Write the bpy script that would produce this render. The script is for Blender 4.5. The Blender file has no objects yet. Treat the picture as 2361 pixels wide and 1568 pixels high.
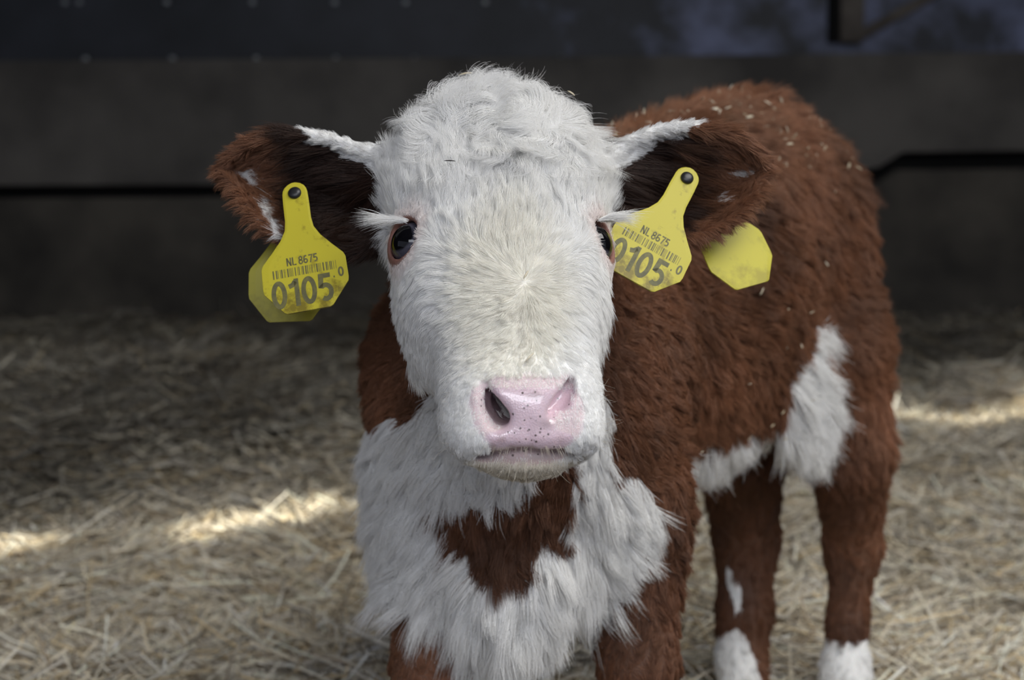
import bpy, math, random
import numpy as np
from mathutils import Vector, Matrix

FUR = 1.0          # hair density factor
VOX = 0.0020       # surface resolution of the calf

# ------------------------------------------------------------------ camera
FPX, CX, CY = 3640.0, 1180.5, 784.0
PITCH = math.atan((784.0 - 400.0) / FPX)
CAM = np.array([0.0, 0.0, 0.65])
FWD = np.array([0.0, math.cos(PITCH), -math.sin(PITCH)])
UPV = np.array([0.0, math.sin(PITCH), math.cos(PITCH)])
RGT = np.array([1.0, 0.0, 0.0])

sc = bpy.context.scene
cam = bpy.data.cameras.new('camera')
cam_o = bpy.data.objects.new('camera', cam)
sc.collection.objects.link(cam_o)
sc.camera = cam_o
cam_o.location = CAM
cam_o.rotation_euler = (math.pi / 2 - PITCH, 0, 0)
cam.sensor_width = 36
cam.lens = 36 * FPX / 2361
cam.clip_start = 0.05
cam.dof.use_dof = True
cam.dof.focus_distance = 1.09
cam.dof.aperture_fstop = 6.6

# ------------------------------------------------------------------ light
world = bpy.data.worlds.new('world')
sc.world = world
world.use_nodes = True
bg = world.node_tree.nodes['Background']
bg.inputs[0].default_value = (0.74, 0.80, 1.0, 1)
bg.inputs[1].default_value = 0.45


def area(name, loc, aim, sx, sy, power, col):
    l = bpy.data.lights.new(name, 'AREA')
    l.shape = 'RECTANGLE'
    l.size, l.size_y, l.energy, l.color = sx, sy, power, col
    o = bpy.data.objects.new(name, l)
    sc.collection.objects.link(o)
    o.location = loc
    d = Vector(aim) - Vector(loc)
    o.rotation_euler = d.to_track_quat('-Z', 'Y').to_euler()
    return o


# added lamps for daylight: key under the roof, fill at the open front
area('daylight_key', (1.45, 0.55, 2.85), (0.15, 1.9, 0.2), 2.6, 1.8, 116, (1.0, 0.985, 0.95))
area('daylight_fill', (0.2, -2.1, 1.9), (0.1, 1.5, 0.3), 3.0, 0.8, 52, (0.90, 0.93, 1.0))
sun = bpy.data.lights.new('sun', 'SUN')
sun.energy = 9.0
sun.angle = 0.02
sun.color = (1.0, 0.95, 0.82)
sun_o = bpy.data.objects.new('sun', sun)
sc.collection.objects.link(sun_o)
SUN_DIR = np.array([-0.45, 0.30, -0.84])
SUN_DIR /= np.linalg.norm(SUN_DIR)
sun_o.rotation_euler = Vector(SUN_DIR).to_track_quat('-Z', 'Y').to_euler()
sun_o.location = (3, -2, 5)

sc.view_settings.view_transform = 'Standard'
sc.view_settings.look = 'None'
sc.view_settings.exposure = 0.0
sc.view_settings.gamma = 1.0
sc.view_settings.use_curve_mapping = False
sc.cycles.use_denoising = True
sc.cycles.adaptive_threshold = 0.02
sc.cycles.max_bounces = 8
sc.cycles.diffuse_bounces = 6
sc.cycles.glossy_bounces = 4
sc.cycles.transmission_bounces = 8
sc.cycles.transparent_max_bounces = 8
sc.cycles.caustics_reflective = False
sc.cycles.caustics_refractive = False

rng = np.random.default_rng(7)
random.seed(7)


# ------------------------------------------------------------------ helpers
def W(px, py, d):
    """world point seen at pixel (px, py) at depth d"""
    px, py, d = np.broadcast_arrays(np.asarray(px, float), np.asarray(py, float), np.asarray(d, float))
    x = (px - CX) * d / FPX
    y = (CY - py) * d / FPX
    return CAM + x[..., None] * RGT + y[..., None] * UPV + d[..., None] * FWD


def project(P):
    q = P - CAM
    d = q @ FWD
    return CX + FPX * (q @ RGT) / d, CY - FPX * (q @ UPV) / d, d


def norm(v):
    v = np.asarray(v, float)
    return v / np.maximum(np.linalg.norm(v, axis=-1, keepdims=True), 1e-9)


def smooth(a, b, x):
    t = np.clip((x - a) / (b - a), 0, 1)
    return t * t * (3 - 2 * t)


def in_poly(px, py, poly):
    r = np.zeros(px.shape, bool)
    n = len(poly)
    for i in range(n):
        x0, y0 = poly[i]
        x1, y1 = poly[(i + 1) % n]
        if y0 == y1:
            continue
        c = ((y0 > py) != (y1 > py)) & (px < (x1 - x0) * (py - y0) / (y1 - y0) + x0)
        r ^= c
    return r


def hash3(i, j, k, s):
    h = (i * 374761393 + j * 668265263 + k * 2147483647 + s * 974634777).astype(np.int64) & 0xffffffff
    h = ((h ^ (h >> 13)) * 1274126177) & 0xffffffff
    h = (h ^ (h >> 16)) & 0xffffffff
    return h / 4294967295.0 * 2 - 1


def vnoise(P, scale, seed=0):
    """smooth value noise in [-1, 1], one channel"""
    q = P * scale
    f = np.floor(q)
    i = f.astype(np.int64)
    t = q - f
    t = t * t * (3 - 2 * t)
    out = 0
    for a in (0, 1):
        for b in (0, 1):
            for c in (0, 1):
                w = (t[:, 0] if a else 1 - t[:, 0]) * (t[:, 1] if b else 1 - t[:, 1]) * (t[:, 2] if c else 1 - t[:, 2])
                out = out + w * hash3(i[:, 0] + a, i[:, 1] + b, i[:, 2] + c, seed)
    return out


def vnoise3(P, scale, seed=0):
    return np.stack([vnoise(P, scale, seed + k * 17 + 1) for k in range(3)], 1)


def link(o, parent=None):
    sc.collection.objects.link(o)
    if parent is not None:
        o.parent = parent
        o.matrix_parent_inverse = parent.matrix_world.inverted()
    return o


def mesh_obj(name, verts, faces, mat, parent=None, smooth_=True):
    me = bpy.data.meshes.new(name)
    me.from_pydata([tuple(map(float, v)) for v in verts], [], [tuple(map(int, f)) for f in faces])
    me.materials.append(mat)
    if smooth_:
        me.polygons.foreach_set('use_smooth', [True] * len(me.polygons))
    me.update()
    o = bpy.data.objects.new(name, me)
    return link(o, parent)


def tag(o, label=None, cat=None, group=None, kind=None):
    if label: o['label'] = label
    if cat: o['category'] = cat
    if group: o['group'] = group
    if kind: o['kind'] = kind
    return o


def empty(name, loc):
    o = bpy.data.objects.new(name, None)
    o.empty_display_size = 0.05
    o.location = tuple(map(float, loc))
    sc.collection.objects.link(o)
    bpy.context.view_layer.update()
    return o


def mat_new(name):
    m = bpy.data.materials.new(name)
    m.use_nodes = True
    nt = m.node_tree
    return m, nt, nt.nodes['Principled BSDF']


def noise_mat(name, c0, c1, scale, rough=0.8, bump=0.0, detail=6, c2=None, dist=0.0, lo=0.35, hi=0.65, bscale=None, spec=0.3):
    m, nt, b = mat_new(name)
    N = nt.nodes
    tc = N.new('ShaderNodeTexCoord')
    no = N.new('ShaderNodeTexNoise')
    no.inputs['Scale'].default_value = scale
    no.inputs['Detail'].default_value = detail
    no.inputs['Distortion'].default_value = dist
    cr = N.new('ShaderNodeValToRGB')
    cr.color_ramp.elements[0].position = lo
    cr.color_ramp.elements[0].color = (*c0, 1)
    cr.color_ramp.elements[1].position = hi
    cr.color_ramp.elements[1].color = (*c1, 1)
    if c2:
        e = cr.color_ramp.elements.new((lo + hi) / 2)
        e.color = (*c2, 1)
    nt.links.new(tc.outputs['Object'], no.inputs['Vector'])
    nt.links.new(no.outputs['Fac'], cr.inputs['Fac'])
    nt.links.new(cr.outputs['Color'], b.inputs['Base Color'])
    b.inputs['Roughness'].default_value = rough
    b.inputs['Specular IOR Level'].default_value = spec
    if bump:
        bp = N.new('ShaderNodeBump')
        bp.inputs['Strength'].default_value = bump
        bp.inputs['Distance'].default_value = 0.01
        n2 = N.new('ShaderNodeTexNoise')
        n2.inputs['Scale'].default_value = bscale or scale * 4
        n2.inputs['Detail'].default_value = 6
        nt.links.new(tc.outputs['Object'], n2.inputs['Vector'])
        nt.links.new(n2.outputs['Fac'], bp.inputs['Height'])
        nt.links.new(bp.outputs['Normal'], b.inputs['Normal'])
    return m


# ------------------------------------------------------------------ barn: floor and back wall
def floor_h(x, y):
    P = np.stack([x, y, np.zeros_like(x)], 1)
    h = 0.035 * vnoise(P, 1.7, 3) + 0.02 * vnoise(P, 4.1, 5)
    # bank of trodden muck and straw towards the back, left more than right
    h = h + 0.16 * smooth(2.6, 3.6, y) * smooth(0.5, -0.8, x) * smooth(5.6, 4.2, y) * (0.8 + 0.4 * vnoise(P, 1.1, 9))
    # even ground under the feet
    g = np.exp(-(((x - 0.17) / 0.30) ** 2 + ((y - 1.6) / 0.42) ** 2) ** 2)
    return h * (1 - g) - 0.012


WALL_Y = 7.0
gx = np.linspace(-6.0, 6.0, 211)
gy = np.linspace(-1.2, WALL_Y + 0.1, 209)
XX, YY = np.meshgrid(gx, gy, indexing='ij')
ZZ = floor_h(XX.ravel(), YY.ravel())
fv = np.stack([XX.ravel(), YY.ravel(), ZZ], 1)
ii = np.arange(210)[:, None] * 209 + np.arange(208)[None, :]
ii = ii.ravel()
ff = np.stack([ii, ii + 209, ii + 210, ii + 1], 1)
m_floor = noise_mat('trodden_muck', (0.028, 0.024, 0.018), (0.12, 0.10, 0.07), 14, 0.9, 0.8, c2=(0.06, 0.05, 0.037))
floor = mesh_obj('floor', fv, ff, m_floor)
tag(floor, kind='structure')


def prism(name, pts, y0, y1, mat, parent=None, bevel=0.006):
    """XZ outline extruded between y0 and y1"""
    n = len(pts)
    v = [(x, y0, z) for x, z in pts] + [(x, y1, z) for x, z in pts]
    f = [tuple(range(n)), tuple(range(2 * n - 1, n - 1, -1))]
    for i in range(n):
        j = (i + 1) % n
        f.append((i, i + n, j + n, j))
    o = mesh_obj(name, v, f, mat, parent, False)
    if bevel:
        b = o.modifiers.new('bevel', 'BEVEL')
        b.width = bevel
        b.segments = 2
    return o


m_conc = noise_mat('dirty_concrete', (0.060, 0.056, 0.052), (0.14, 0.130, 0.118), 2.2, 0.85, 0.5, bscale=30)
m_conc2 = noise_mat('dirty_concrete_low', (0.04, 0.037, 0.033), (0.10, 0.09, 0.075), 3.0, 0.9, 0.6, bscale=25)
m_steel = noise_mat('dark_steel_sheet', (0.020, 0.023, 0.029), (0.036, 0.040, 0.052), 3.5, 0.55, 0.1)
m_dark = noise_mat('gap_shade', (0.003, 0.003, 0.003), (0.006, 0.006, 0.006), 3.0, 0.95)  # near-black colour stands in for the shade in the gaps
m_post = noise_mat('worn_timber_post', (0.07, 0.06, 0.052), (0.13, 0.115, 0.10), 8, 0.8, 0.3)

# bluish worn patches on the right of the sheet
nt = m_steel.node_tree
N = nt.nodes
b = N['Principled BSDF']
old = b.inputs['Base Color'].links[0].from_socket
tc = N.new('ShaderNodeTexCoord')
no = N.new('ShaderNodeTexNoise')
no.inputs['Scale'].default_value = 3.2
no.inputs['Detail'].default_value = 7
no.inputs['Roughness'].default_value = 0.62
sx = N.new('ShaderNodeSeparateXYZ')
mr = N.new('ShaderNodeMapRange')
mr.inputs['From Min'].default_value = -0.9
mr.inputs['From Max'].default_value = 1.0
mr.inputs['To Min'].default_value = -0.35
mr.inputs['To Max'].default_value = 0.10
ad = N.new('ShaderNodeMath')
ad.operation = 'ADD'
cr = N.new('ShaderNodeValToRGB')
cr.color_ramp.elements[0].position = 0.50
cr.color_ramp.elements[1].position = 0.80
mx = N.new('ShaderNodeMix')
mx.data_type = 'RGBA'
mx.inputs['B'].default_value = (0.20, 0.23, 0.38, 1)
nt.links.new(tc.outputs['Object'], no.inputs['Vector'])
nt.links.new(tc.outputs['Object'], sx.inputs[0])
nt.links.new(sx.outputs['X'], mr.inputs['Value'])
nt.links.new(no.outputs['Fac'], ad.inputs[0])
nt.links.new(mr.outputs['Result'], ad.inputs[1])
nt.links.new(ad.outputs[0], cr.inputs[0])
nt.links.new(cr.outputs['Color'], mx.inputs['Factor'])
nt.links.new(old, mx.inputs['A'])
nt.links.new(mx.outputs['Result'], b.inputs['Base Color'])

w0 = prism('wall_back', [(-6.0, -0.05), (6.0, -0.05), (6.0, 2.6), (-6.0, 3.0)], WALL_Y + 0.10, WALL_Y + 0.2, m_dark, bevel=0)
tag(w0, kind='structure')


def zat(py, px=0):
    return float(W(px, py, WALL_Y / math.cos(PITCH))[2] - 0.0)


def wall_z(py):   # height on the wall plane of an image row
    ray = FWD * FPX + UPV * (CY - py)
    return float(CAM[2] + ray[2] / ray[1] * WALL_Y)


def wall_x(px):
    ray = FWD * FPX
    return float((px - CX) / ray[1] * WALL_Y)


xs = wall_x(2040)
for nm_, x0_, x1_ in (('wall_left', -6.1, -6.0), ('wall_right', 6.0, 6.1)):
    sw = prism(nm_, [(x0_, -0.05), (x1_, -0.05), (x1_, 3.0), (x0_, 3.0)], 0.5, WALL_Y + 0.2, m_conc, bevel=0)
    tag(sw, kind='structure')
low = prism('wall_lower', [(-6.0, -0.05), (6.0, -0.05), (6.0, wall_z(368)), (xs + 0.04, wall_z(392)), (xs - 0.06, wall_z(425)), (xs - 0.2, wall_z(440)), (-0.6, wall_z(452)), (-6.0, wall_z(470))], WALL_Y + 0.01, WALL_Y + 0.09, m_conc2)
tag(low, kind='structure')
mid = prism('wall_middle', [(-6.0, wall_z(438)), (-0.9, wall_z(425)), (xs - 0.25, wall_z(408)), (xs - 0.05, wall_z(385)), (xs + 0.05, wall_z(352)), (6.0, wall_z(322)), (6.0, wall_z(98)), (wall_x(1350), wall_z(132)), (-6.0, wall_z(155))], WALL_Y - 0.04, WALL_Y + 0.09, m_conc)
tag(mid, kind='structure')
up = prism('wall_upper', [(-6.0, wall_z(158)), (wall_x(1350), wall_z(138)), (6.0, wall_z(104)), (6.0, 3.0), (-6.0, 3.0)], WALL_Y + 0.0, WALL_Y + 0.04, m_steel, bevel=0)
tag(up, kind='structure')

# timber post with its diagonal brace in front of the sheet
pz = wall_z(100)
post = prism('trim_1', [(wall_x(1915), pz), (wall_x(1968), pz), (wall_x(1968), 3.0), (wall_x(1915), 3.0)], WALL_Y - 0.07, WALL_Y - 0.001, m_post)
tag(post, kind='structure')
a = np.array([wall_x(1955), wall_z(88)])
c = np.array([wall_x(2150), wall_z(-26)])
d = norm(c - a)
nn = np.array([-d[1], d[0]]) * 0.022
br = prism('trim_2', [tuple(a - nn), tuple(a + d * 1.2 - nn), tuple(a + d * 1.2 + nn), tuple(a + nn)], WALL_Y - 0.05, WALL_Y - 0.002, m_post, bevel=0.003)
tag(br, kind='structure')
st = prism('post_gap_shade', [(wall_x(1892), pz), (wall_x(1913), pz), (wall_x(1913), 2.6), (wall_x(1892), 2.6)], WALL_Y - 0.02, WALL_Y - 0.002, m_dark, bevel=0)  # dark gap beside the post, put in as a near-black strip
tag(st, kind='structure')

# bolts of the steel sheet
m_bolt, nt, b = mat_new('bolt_zinc')
b.inputs['Base Color'].default_value = (0.32, 0.34, 0.36, 1)
b.inputs['Metallic'].default_value = 0.6
b.inputs['Roughness'].default_value = 0.35


def dome(name, c, r, h, axis, mat, n=12, parent=None):
    axis = norm(axis)
    t = norm(np.cross(axis, [0.3, 0.2, 1.0]))
    s = np.cross(axis, t)
    v = []
    f = []
    prof = [(1.0, 0.0), (1.0, 0.35), (0.8, 0.8), (0.4, 1.0)]
    for pr, ph in prof:
        for k in range(n):
            an = 2 * math.pi * k / n
            v.append(c + r * pr * (math.cos(an) * t + math.sin(an) * s) + axis * h * ph)
    for q in range(len(prof) - 1):
        for k in range(n):
            k2 = (k + 1) % n
            f.append((q * n + k, q * n + k2, (q + 1) * n + k2, (q + 1) * n + k))
    f.append(tuple(range(3 * n, 4 * n)))
    f.append(tuple(range(n - 1, -1, -1)))
    return mesh_obj(name, v, f, mat, parent)


for row, (py, xs_) in enumerate([(6, (172, 205, 402, 595, 780, 940, 1120)), (144, (215, 412, 602, 782, 960, 1290))]):
    for px in xs_:
        c = np.array([wall_x(px), WALL_Y - 0.001, wall_z(py - (8 if row else 0))])
        bo = dome('bolt', c, 0.014, 0.011, (0, -1, 0), m_bolt)
        tag(bo, ('zinc bolt in the upper row along the dark steel sheet' if row == 0 else 'zinc bolt in the lower row, along the bottom edge of the dark steel sheet'), 'bolt',
            'upper bolts of the steel sheet' if row == 0 else 'lower bolts of the steel sheet')


# unseen roof added to block the sun, with a joint cut for the strip
RZ = 3.0
off = -SUN_DIR[:2] / abs(SUN_DIR[2]) * RZ
m_roof = noise_mat('roof_sheet', (0.03, 0.03, 0.03), (0.05, 0.05, 0.05), 3, 0.9)
A0, A1 = np.array([-0.83, 2.50]), np.array([1.60, 4.42])
ad_ = norm(A1 - A0)
an_ = np.array([-ad_[1], ad_[0]])


def slab(name, pts, z0, z1, mat):
    n = len(pts)
    v = [(x, y, z0) for x, y in pts] + [(x, y, z1) for x, y in pts]
    f = [tuple(range(n)), tuple(range(2 * n - 1, n - 1, -1))] + [(i, i + n, (i + 1) % n + n, (i + 1) % n) for i in range(n)]
    o = mesh_obj(name, v, f, mat, None, False)
    tag(o, kind='structure')
    return o


far0, far1 = A0 - ad_ * 9, A1 + ad_ * 9
hw = 0.06
slab('ceiling_sun_mask', [tuple(p + off) for p in (far0 + an_ * hw, far1 + an_ * hw, far1 + an_ * 9, far0 + an_ * 9)], RZ, RZ + .05, m_roof)
slab('ceiling_sun_mask', [tuple(p + off) for p in (far0 - an_ * 4.2, far1 - an_ * 4.2, far1 - an_ * hw, far0 - an_ * hw)], RZ, RZ + .05, m_roof)
for t0, t1 in ((-9.0, -0.05), (0.07, 0.33), (0.66, 2.05), (3.6, 12.0)):   # added sheets mask the joint to break up the strip
    slab('ceiling_sun_mask', [tuple(A0 + ad_ * t + an_ * w_ + off) for t, w_ in ((t0, -hw - .05), (t1, -hw - .05), (t1, hw + .05), (t0, hw + .05))], RZ + .05, RZ + .08, m_roof)

# ------------------------------------------------------------------ calf: implicit body surface
HP = W(1130, 205, 1.170)      # poll
HM = W(1211, 862, 1.020)      # top edge of the muzzle
HU = norm(HM - HP)
HD0 = -FWD - np.dot(-FWD, HU) * HU
HD0 = norm(HD0)
HL0 = norm(np.cross(HD0, HU))
if HL0[0] < 0:
    HL0 = -HL0
ya = 0.11                      # the face is turned a little to the image's right
HD = norm(HD0 * math.cos(ya) + HL0 * math.sin(ya))
HL = norm(HL0 * math.cos(ya) - HD0 * math.sin(ya))

tu = np.linspace(-0.06, 0.36, 211)


def tab(us, vs):
    y = np.interp(tu, us, vs)
    k = np.exp(-0.5 * (np.arange(-12, 13) * 0.002 / 0.009) ** 2)
    k /= k.sum()
    return np.convolve(np.pad(y, 12, mode='edge'), k, 'valid')


U_ = [-.008, 0.0, .012, .035, .066, .108, .15, .20, .24, .265, .285]
T_w = tab(U_, [.020, .040, .056, .071, .079, .0770, .073, .058, .048, .040, .02])
T_t = tab(U_, [-.045, -.022, -.006, .004, .008, .008, .005, .001, -.002, -.008, -.03])
T_b = tab(U_, [-.06, -.085, -.105, -.125, -.135, -.138, -.130, -.108, -.085, -.07, -.05])


def sd_head(P):
    q = P - HP
    u = q @ HU
    l = q @ HL
    v = q @ HD
    w = np.interp(u, tu, T_w)
    t = np.interp(u, tu, T_t)
    bt = np.interp(u, tu, T_b)
    vc = t - (t - bt) * 0.42
    hh = np.where(v > vc, t - vc, vc - bt)
    hh = np.maximum(hh, 0.004)
    n = 2.45
    r = (np.abs(l / w) ** n + np.abs((v - vc) / hh) ** n) ** (1 / n)
    d = (r - 1) * np.minimum(w, hh) * 0.9
    e = np.maximum(-0.02 - u, u - 0.285)
    return np.maximum(d, e)


def sd_ell(P, c, R, r):
    """oriented ellipsoid; rows of R are its axes"""
    q = (P - c) @ np.asarray(R).T
    r = np.asarray(r)
    k0 = np.linalg.norm(q / r, axis=1)
    k1 = np.linalg.norm(q / (r * r), axis=1)
    return k0 * (k0 - 1) / np.maximum(k1, 1e-9)


def sd_box(P, c, R, r, n):
    q = np.abs((P - c) @ np.asarray(R).T) / np.asarray(r)
    k = (q ** n).sum(1) ** (1 / n)
    return (k - 1) * min(r)


def sd_cone(P, a, b, ra, rb):
    a, b = np.asarray(a, float), np.asarray(b, float)
    ab = b - a
    t = np.clip(((P - a) @ ab) / (ab @ ab), 0, 1)
    return np.linalg.norm(P - a - t[:, None] * ab, axis=1) - (ra + (rb - ra) * t)


def smin(a, b, k):
    h = np.maximum(k - np.abs(a - b), 0) / k
    return np.minimum(a, b) - h * h * k * 0.25


def smax(a, b, k):
    return -smin(-a, -b, k)


I3 = np.eye(3)


def yawR(deg):
    a = math.radians(deg)
    return np.array([[math.cos(a), -math.sin(a), 0], [math.sin(a), math.cos(a), 0], [0, 0, 1]])   # lateral, along, up


HR = np.array([HL, HU, HD])
MR = np.array([norm(RGT + 0.10 * FWD), norm(UPV + 0.03 * RGT), norm(FWD - 0.10 * RGT)])

# eyes: centre, look direction
EYE_L = W(956, 566, 1.1165)
EYE_R = W(1358, 570, 1.128)
LOOK_L = norm(-0.80 * HL + 0.42 * HD + 0.22 * UPV - 0.30 * FWD)
LOOK_R = norm(0.88 * HL + 0.30 * HD + 0.20 * UPV - 0.25 * FWD)
EYE_RAD = 0.0165


def eye_frame(look, side):
    upw = norm(UPV - np.dot(UPV, look) * look)
    lat = np.cross(upw, look)
    # the opening leans: upper end outward-back
    return np.array([lat, upw, look])


ER_L, ER_R = eye_frame(LOOK_L, -1), eye_frame(LOOK_R, 1)


# ears as cupped sheets: outline rows in the picture, bowl in depth
def ear_sheet(top, bot, d_edge, bowl, ns=34, nt=26):
    s = np.linspace(0, 1, ns)
    top = np.array(top, float)
    bot = np.array(bot, float)
    kt = np.linspace(0, 1, len(top))
    kb = np.linspace(0, 1, len(bot))
    T = np.stack([np.interp(s, kt, top[:, i]) for i in range(2)], 1)
    B = np.stack([np.interp(s, kb, bot[:, i]) for i in range(2)], 1)
    t = np.linspace(0, 1, nt)
    P = T[:, None] * (1 - t)[None, :, None] + B[:, None] * t[None, :, None]
    dp = np.interp(s, np.linspace(0, 1, len(d_edge)), d_edge)[:, None] + \
        (bowl * np.sin(np.pi * np.clip(s * 0.85 + 0.12, 0, 1)))[:, None] * np.sin(np.pi * t)[None, :] ** 0.8
    return W(P[..., 0], P[..., 1], dp)


EAR_L = ear_sheet([(895, 350), (835, 346), (770, 322), (705, 308), (640, 308), (575, 326), (528, 362), (508, 392)],
                  [(895, 560), (820, 585), (740, 582), (670, 565), (618, 530), (570, 478), (535, 430), (508, 392)],
                  [1.185, 1.18, 1.178, 1.182, 1.195], 0.040)
EAR_R = ear_sheet([(1395, 352), (1450, 328), (1510, 302), (1575, 290), (1640, 294), (1700, 314), (1748, 350), (1770, 392)],
                  [(1395, 490), (1470, 498), (1530, 530), (1590, 552), (1650, 534), (1705, 500), (1740, 455), (1770, 392)],
                  [1.195, 1.19, 1.188, 1.192, 1.205], 0.040)


def sd_pts(P, Q, r):
    Q = Q.reshape(-1, 3)
    out = np.full(len(P), 1.0)
    lo, hi = Q.min(0) - 0.03, Q.max(0) + 0.03
    m = ((P > lo) & (P < hi)).all(1)
    idx = np.nonzero(m)[0]
    q2 = (Q ** 2).sum(1)
    for k in range(0, len(idx), 8000):
        p = P[idx[k:k + 8000]]
        d2 = (p ** 2).sum(1)[:, None] + q2[None] - 2 * p @ Q.T
        out[idx[k:k + 8000]] = np.sqrt(np.maximum(d2.min(1), 0)) - r
    return out


# nostrils, mouth
G_HEAD, G_MUZ, G_EARL, G_EARR, G_NECK, G_TRUNK, G_FL, G_FR, G_HL, G_HR = range(10)


def chain(P, pts, k=0.02):
    d = None
    for (a, ra), (b_, rb) in zip(pts[:-1], pts[1:]):
        e = sd_cone(P, a, b_, ra, rb)
        d = e if d is None else smin(d, e, k)
    return d


LEG_FL = [((.075, 1.42, .47), .080), ((.102, 1.37, .35), .052), ((.110, 1.335, .225), .031), ((.117, 1.345, .12), .022), ((.117, 1.345, .055), .027), ((.117, 1.33, .02), .030)]
LEG_FR = [((-.045, 1.41, .47), .085), ((-.062, 1.35, .35), .050), ((-.066, 1.315, .225), .033), ((-.066, 1.325, .12), .022), ((-.066, 1.325, .055), .027), ((-.066, 1.31, .02), .030)]
LEG_HL = [((.335, 1.86, .60), .075), ((.372, 1.82, .45), .062), ((.392, 1.81, .33), .044), ((.412, 1.87, .20), .031), ((.405, 1.86, .11), .021), ((.402, 1.85, .055), .026), ((.40, 1.835, .02), .030)]
LEG_HR = [((.245, 1.93, .56), .085), ((.255, 1.87, .42), .068), ((.272, 1.87, .32), .050), ((.292, 1.93, .20), .038), ((.288, 1.91, .11), .031), ((.284, 1.90, .055), .028), ((.284, 1.885, .02), .031)]


def groups(P):
    g = []
    h = sd_head(P)
    # brow bulges over the eyes, cheeks
    h = smin(h, sd_ell(P, EYE_L - LOOK_L * 0.004, ER_L, (.023, .021, .0185)), .014)
    h = smin(h, sd_ell(P, EYE_R - LOOK_R * 0.004, ER_R, (.023, .021, .0185)), .014)
    h = smin(h, sd_ell(P, HP + HU * .150 - HD * .075 - HL * .044, HR, (.030, .060, .055)), .02)
    h = smin(h, sd_ell(P, HP + HU * .150 - HD * .075 + HL * .035, HR, (.028, .055, .052)), .02)
    h = smin(h, sd_ell(P, HP + HU * .03 - HD * .03, HR, (.050, .035, .03)), .02)
    g.append(h)
    m = sd_box(P, W(1202, 950, 1.058), MR, (.0440, .0265, .047), 2.9)
    m = smin(m, sd_ell(P, W(1092, 990, 1.052), MR, (.021, .022, .035)), .012)
    m = smin(m, sd_ell(P, W(1318, 985, 1.054), MR, (.018, .021, .035)), .012)
    m = smin(m, sd_cone(P, W(1150, 920, 1.028), W(1286, 917, 1.030), .0130, .0130), .010)      # top bar of the nose pad
    m = smin(m, sd_ell(P, W(1222, 955, 1.026), MR, (.0165, .020, .016)), .008)             # bridge between the nostrils
    m = smin(m, sd_ell(P, W(1220, 1012, 1.026), MR, (.031, .0095, .014)), .008)            # upper lip
    m = smin(m, sd_cone(P, W(1102, 888, 1.040), W(1100, 960, 1.034), .0080, .0090), .007)    # wings of the nostrils
    m = smin(m, sd_cone(P, W(1334, 888, 1.044), W(1326, 965, 1.036), .0070, .0090), .007)
    ch = sd_ell(P, W(1203, 1050, 1.060), MR, (.031, .0155, .040))
    m = smin(m, ch, .006)
    # the nasal bridge runs into the muzzle
    m = smin(m, sd_cone(P, W(1212, 800, 1.075), W(1218, 895, 1.05), .030, .026), .02)
    g.append(m)
    g.append(smin(sd_pts(P, EAR_L, .0042), sd_cone(P, W(905, 420, 1.20), W(850, 400, 1.205), .022, .014), .02))
    g.append(smin(sd_pts(P, EAR_R, .0042), sd_cone(P, W(1385, 410, 1.205), W(1440, 385, 1.21), .022, .014), .02))
    nk = sd_cone(P, (-.008, 1.25, .62), (.012, 1.38, .47), .064, .112)
    nk = smin(nk, sd_cone(P, (0.0, 1.27, .635), (.05, 1.47, .58), .045, .07), .06)
    nk = smin(nk, sd_ell(P, np.array([.010, 1.325, .405]), I3, (.110, .075, .115)), .05)
    nk = smin(nk, sd_ell(P, np.array([.000, 1.285, .315]), I3, (.040, .040, .055)), .04)
    nk = smin(nk, sd_cone(P, (.004, 1.20, .535), (.006, 1.29, .44), .038, .07), .04)
    g.append(nk)
    R34 = yawR(34)
    tr = sd_ell(P, np.array([.125, 1.57, .508]), R34, (.110, .27, .170))
    tr = smin(tr, sd_ell(P, np.array([.205, 1.69, .528]), R34, (.105, .20, .182)), .05)
    tr = smin(tr, sd_ell(P, np.array([.020, 1.46, .505]), yawR(18), (.120, .13, .165)), .05)
    tr = smin(tr, sd_ell(P, np.array([.275, 1.83, .595]), R34, (.105, .125, .132)), .05)
    tr = smin(tr, sd_cone(P, (.05, 1.47, .565), (.255, 1.81, .662), .060, .060), .05)
    tr = smin(tr, sd_ell(P, W(1862, 930, 1.70), R34, (.014, .060, .058)), .04)   # flank fold
    g.append(tr)
    g.append(chain(P, LEG_FL))
    g.append(chain(P, LEG_FR))
    g.append(chain(P, LEG_HL))
    g.append(chain(P, LEG_HR))
    return g


NOSTRIL_L = [(W(1117, 876, 1.020), .0024), (W(1118, 908, 1.016), .0034), (W(1130, 938, 1.014), .0058), (W(1148, 962, 1.016), .0076)]
NOSTRIL_R = [(W(1320, 893, 1.020), .0022), (W(1314, 916, 1.016), .0030), (W(1296, 942, 1.013), .0034), (W(1276, 962, 1.012), .0028)]


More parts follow.
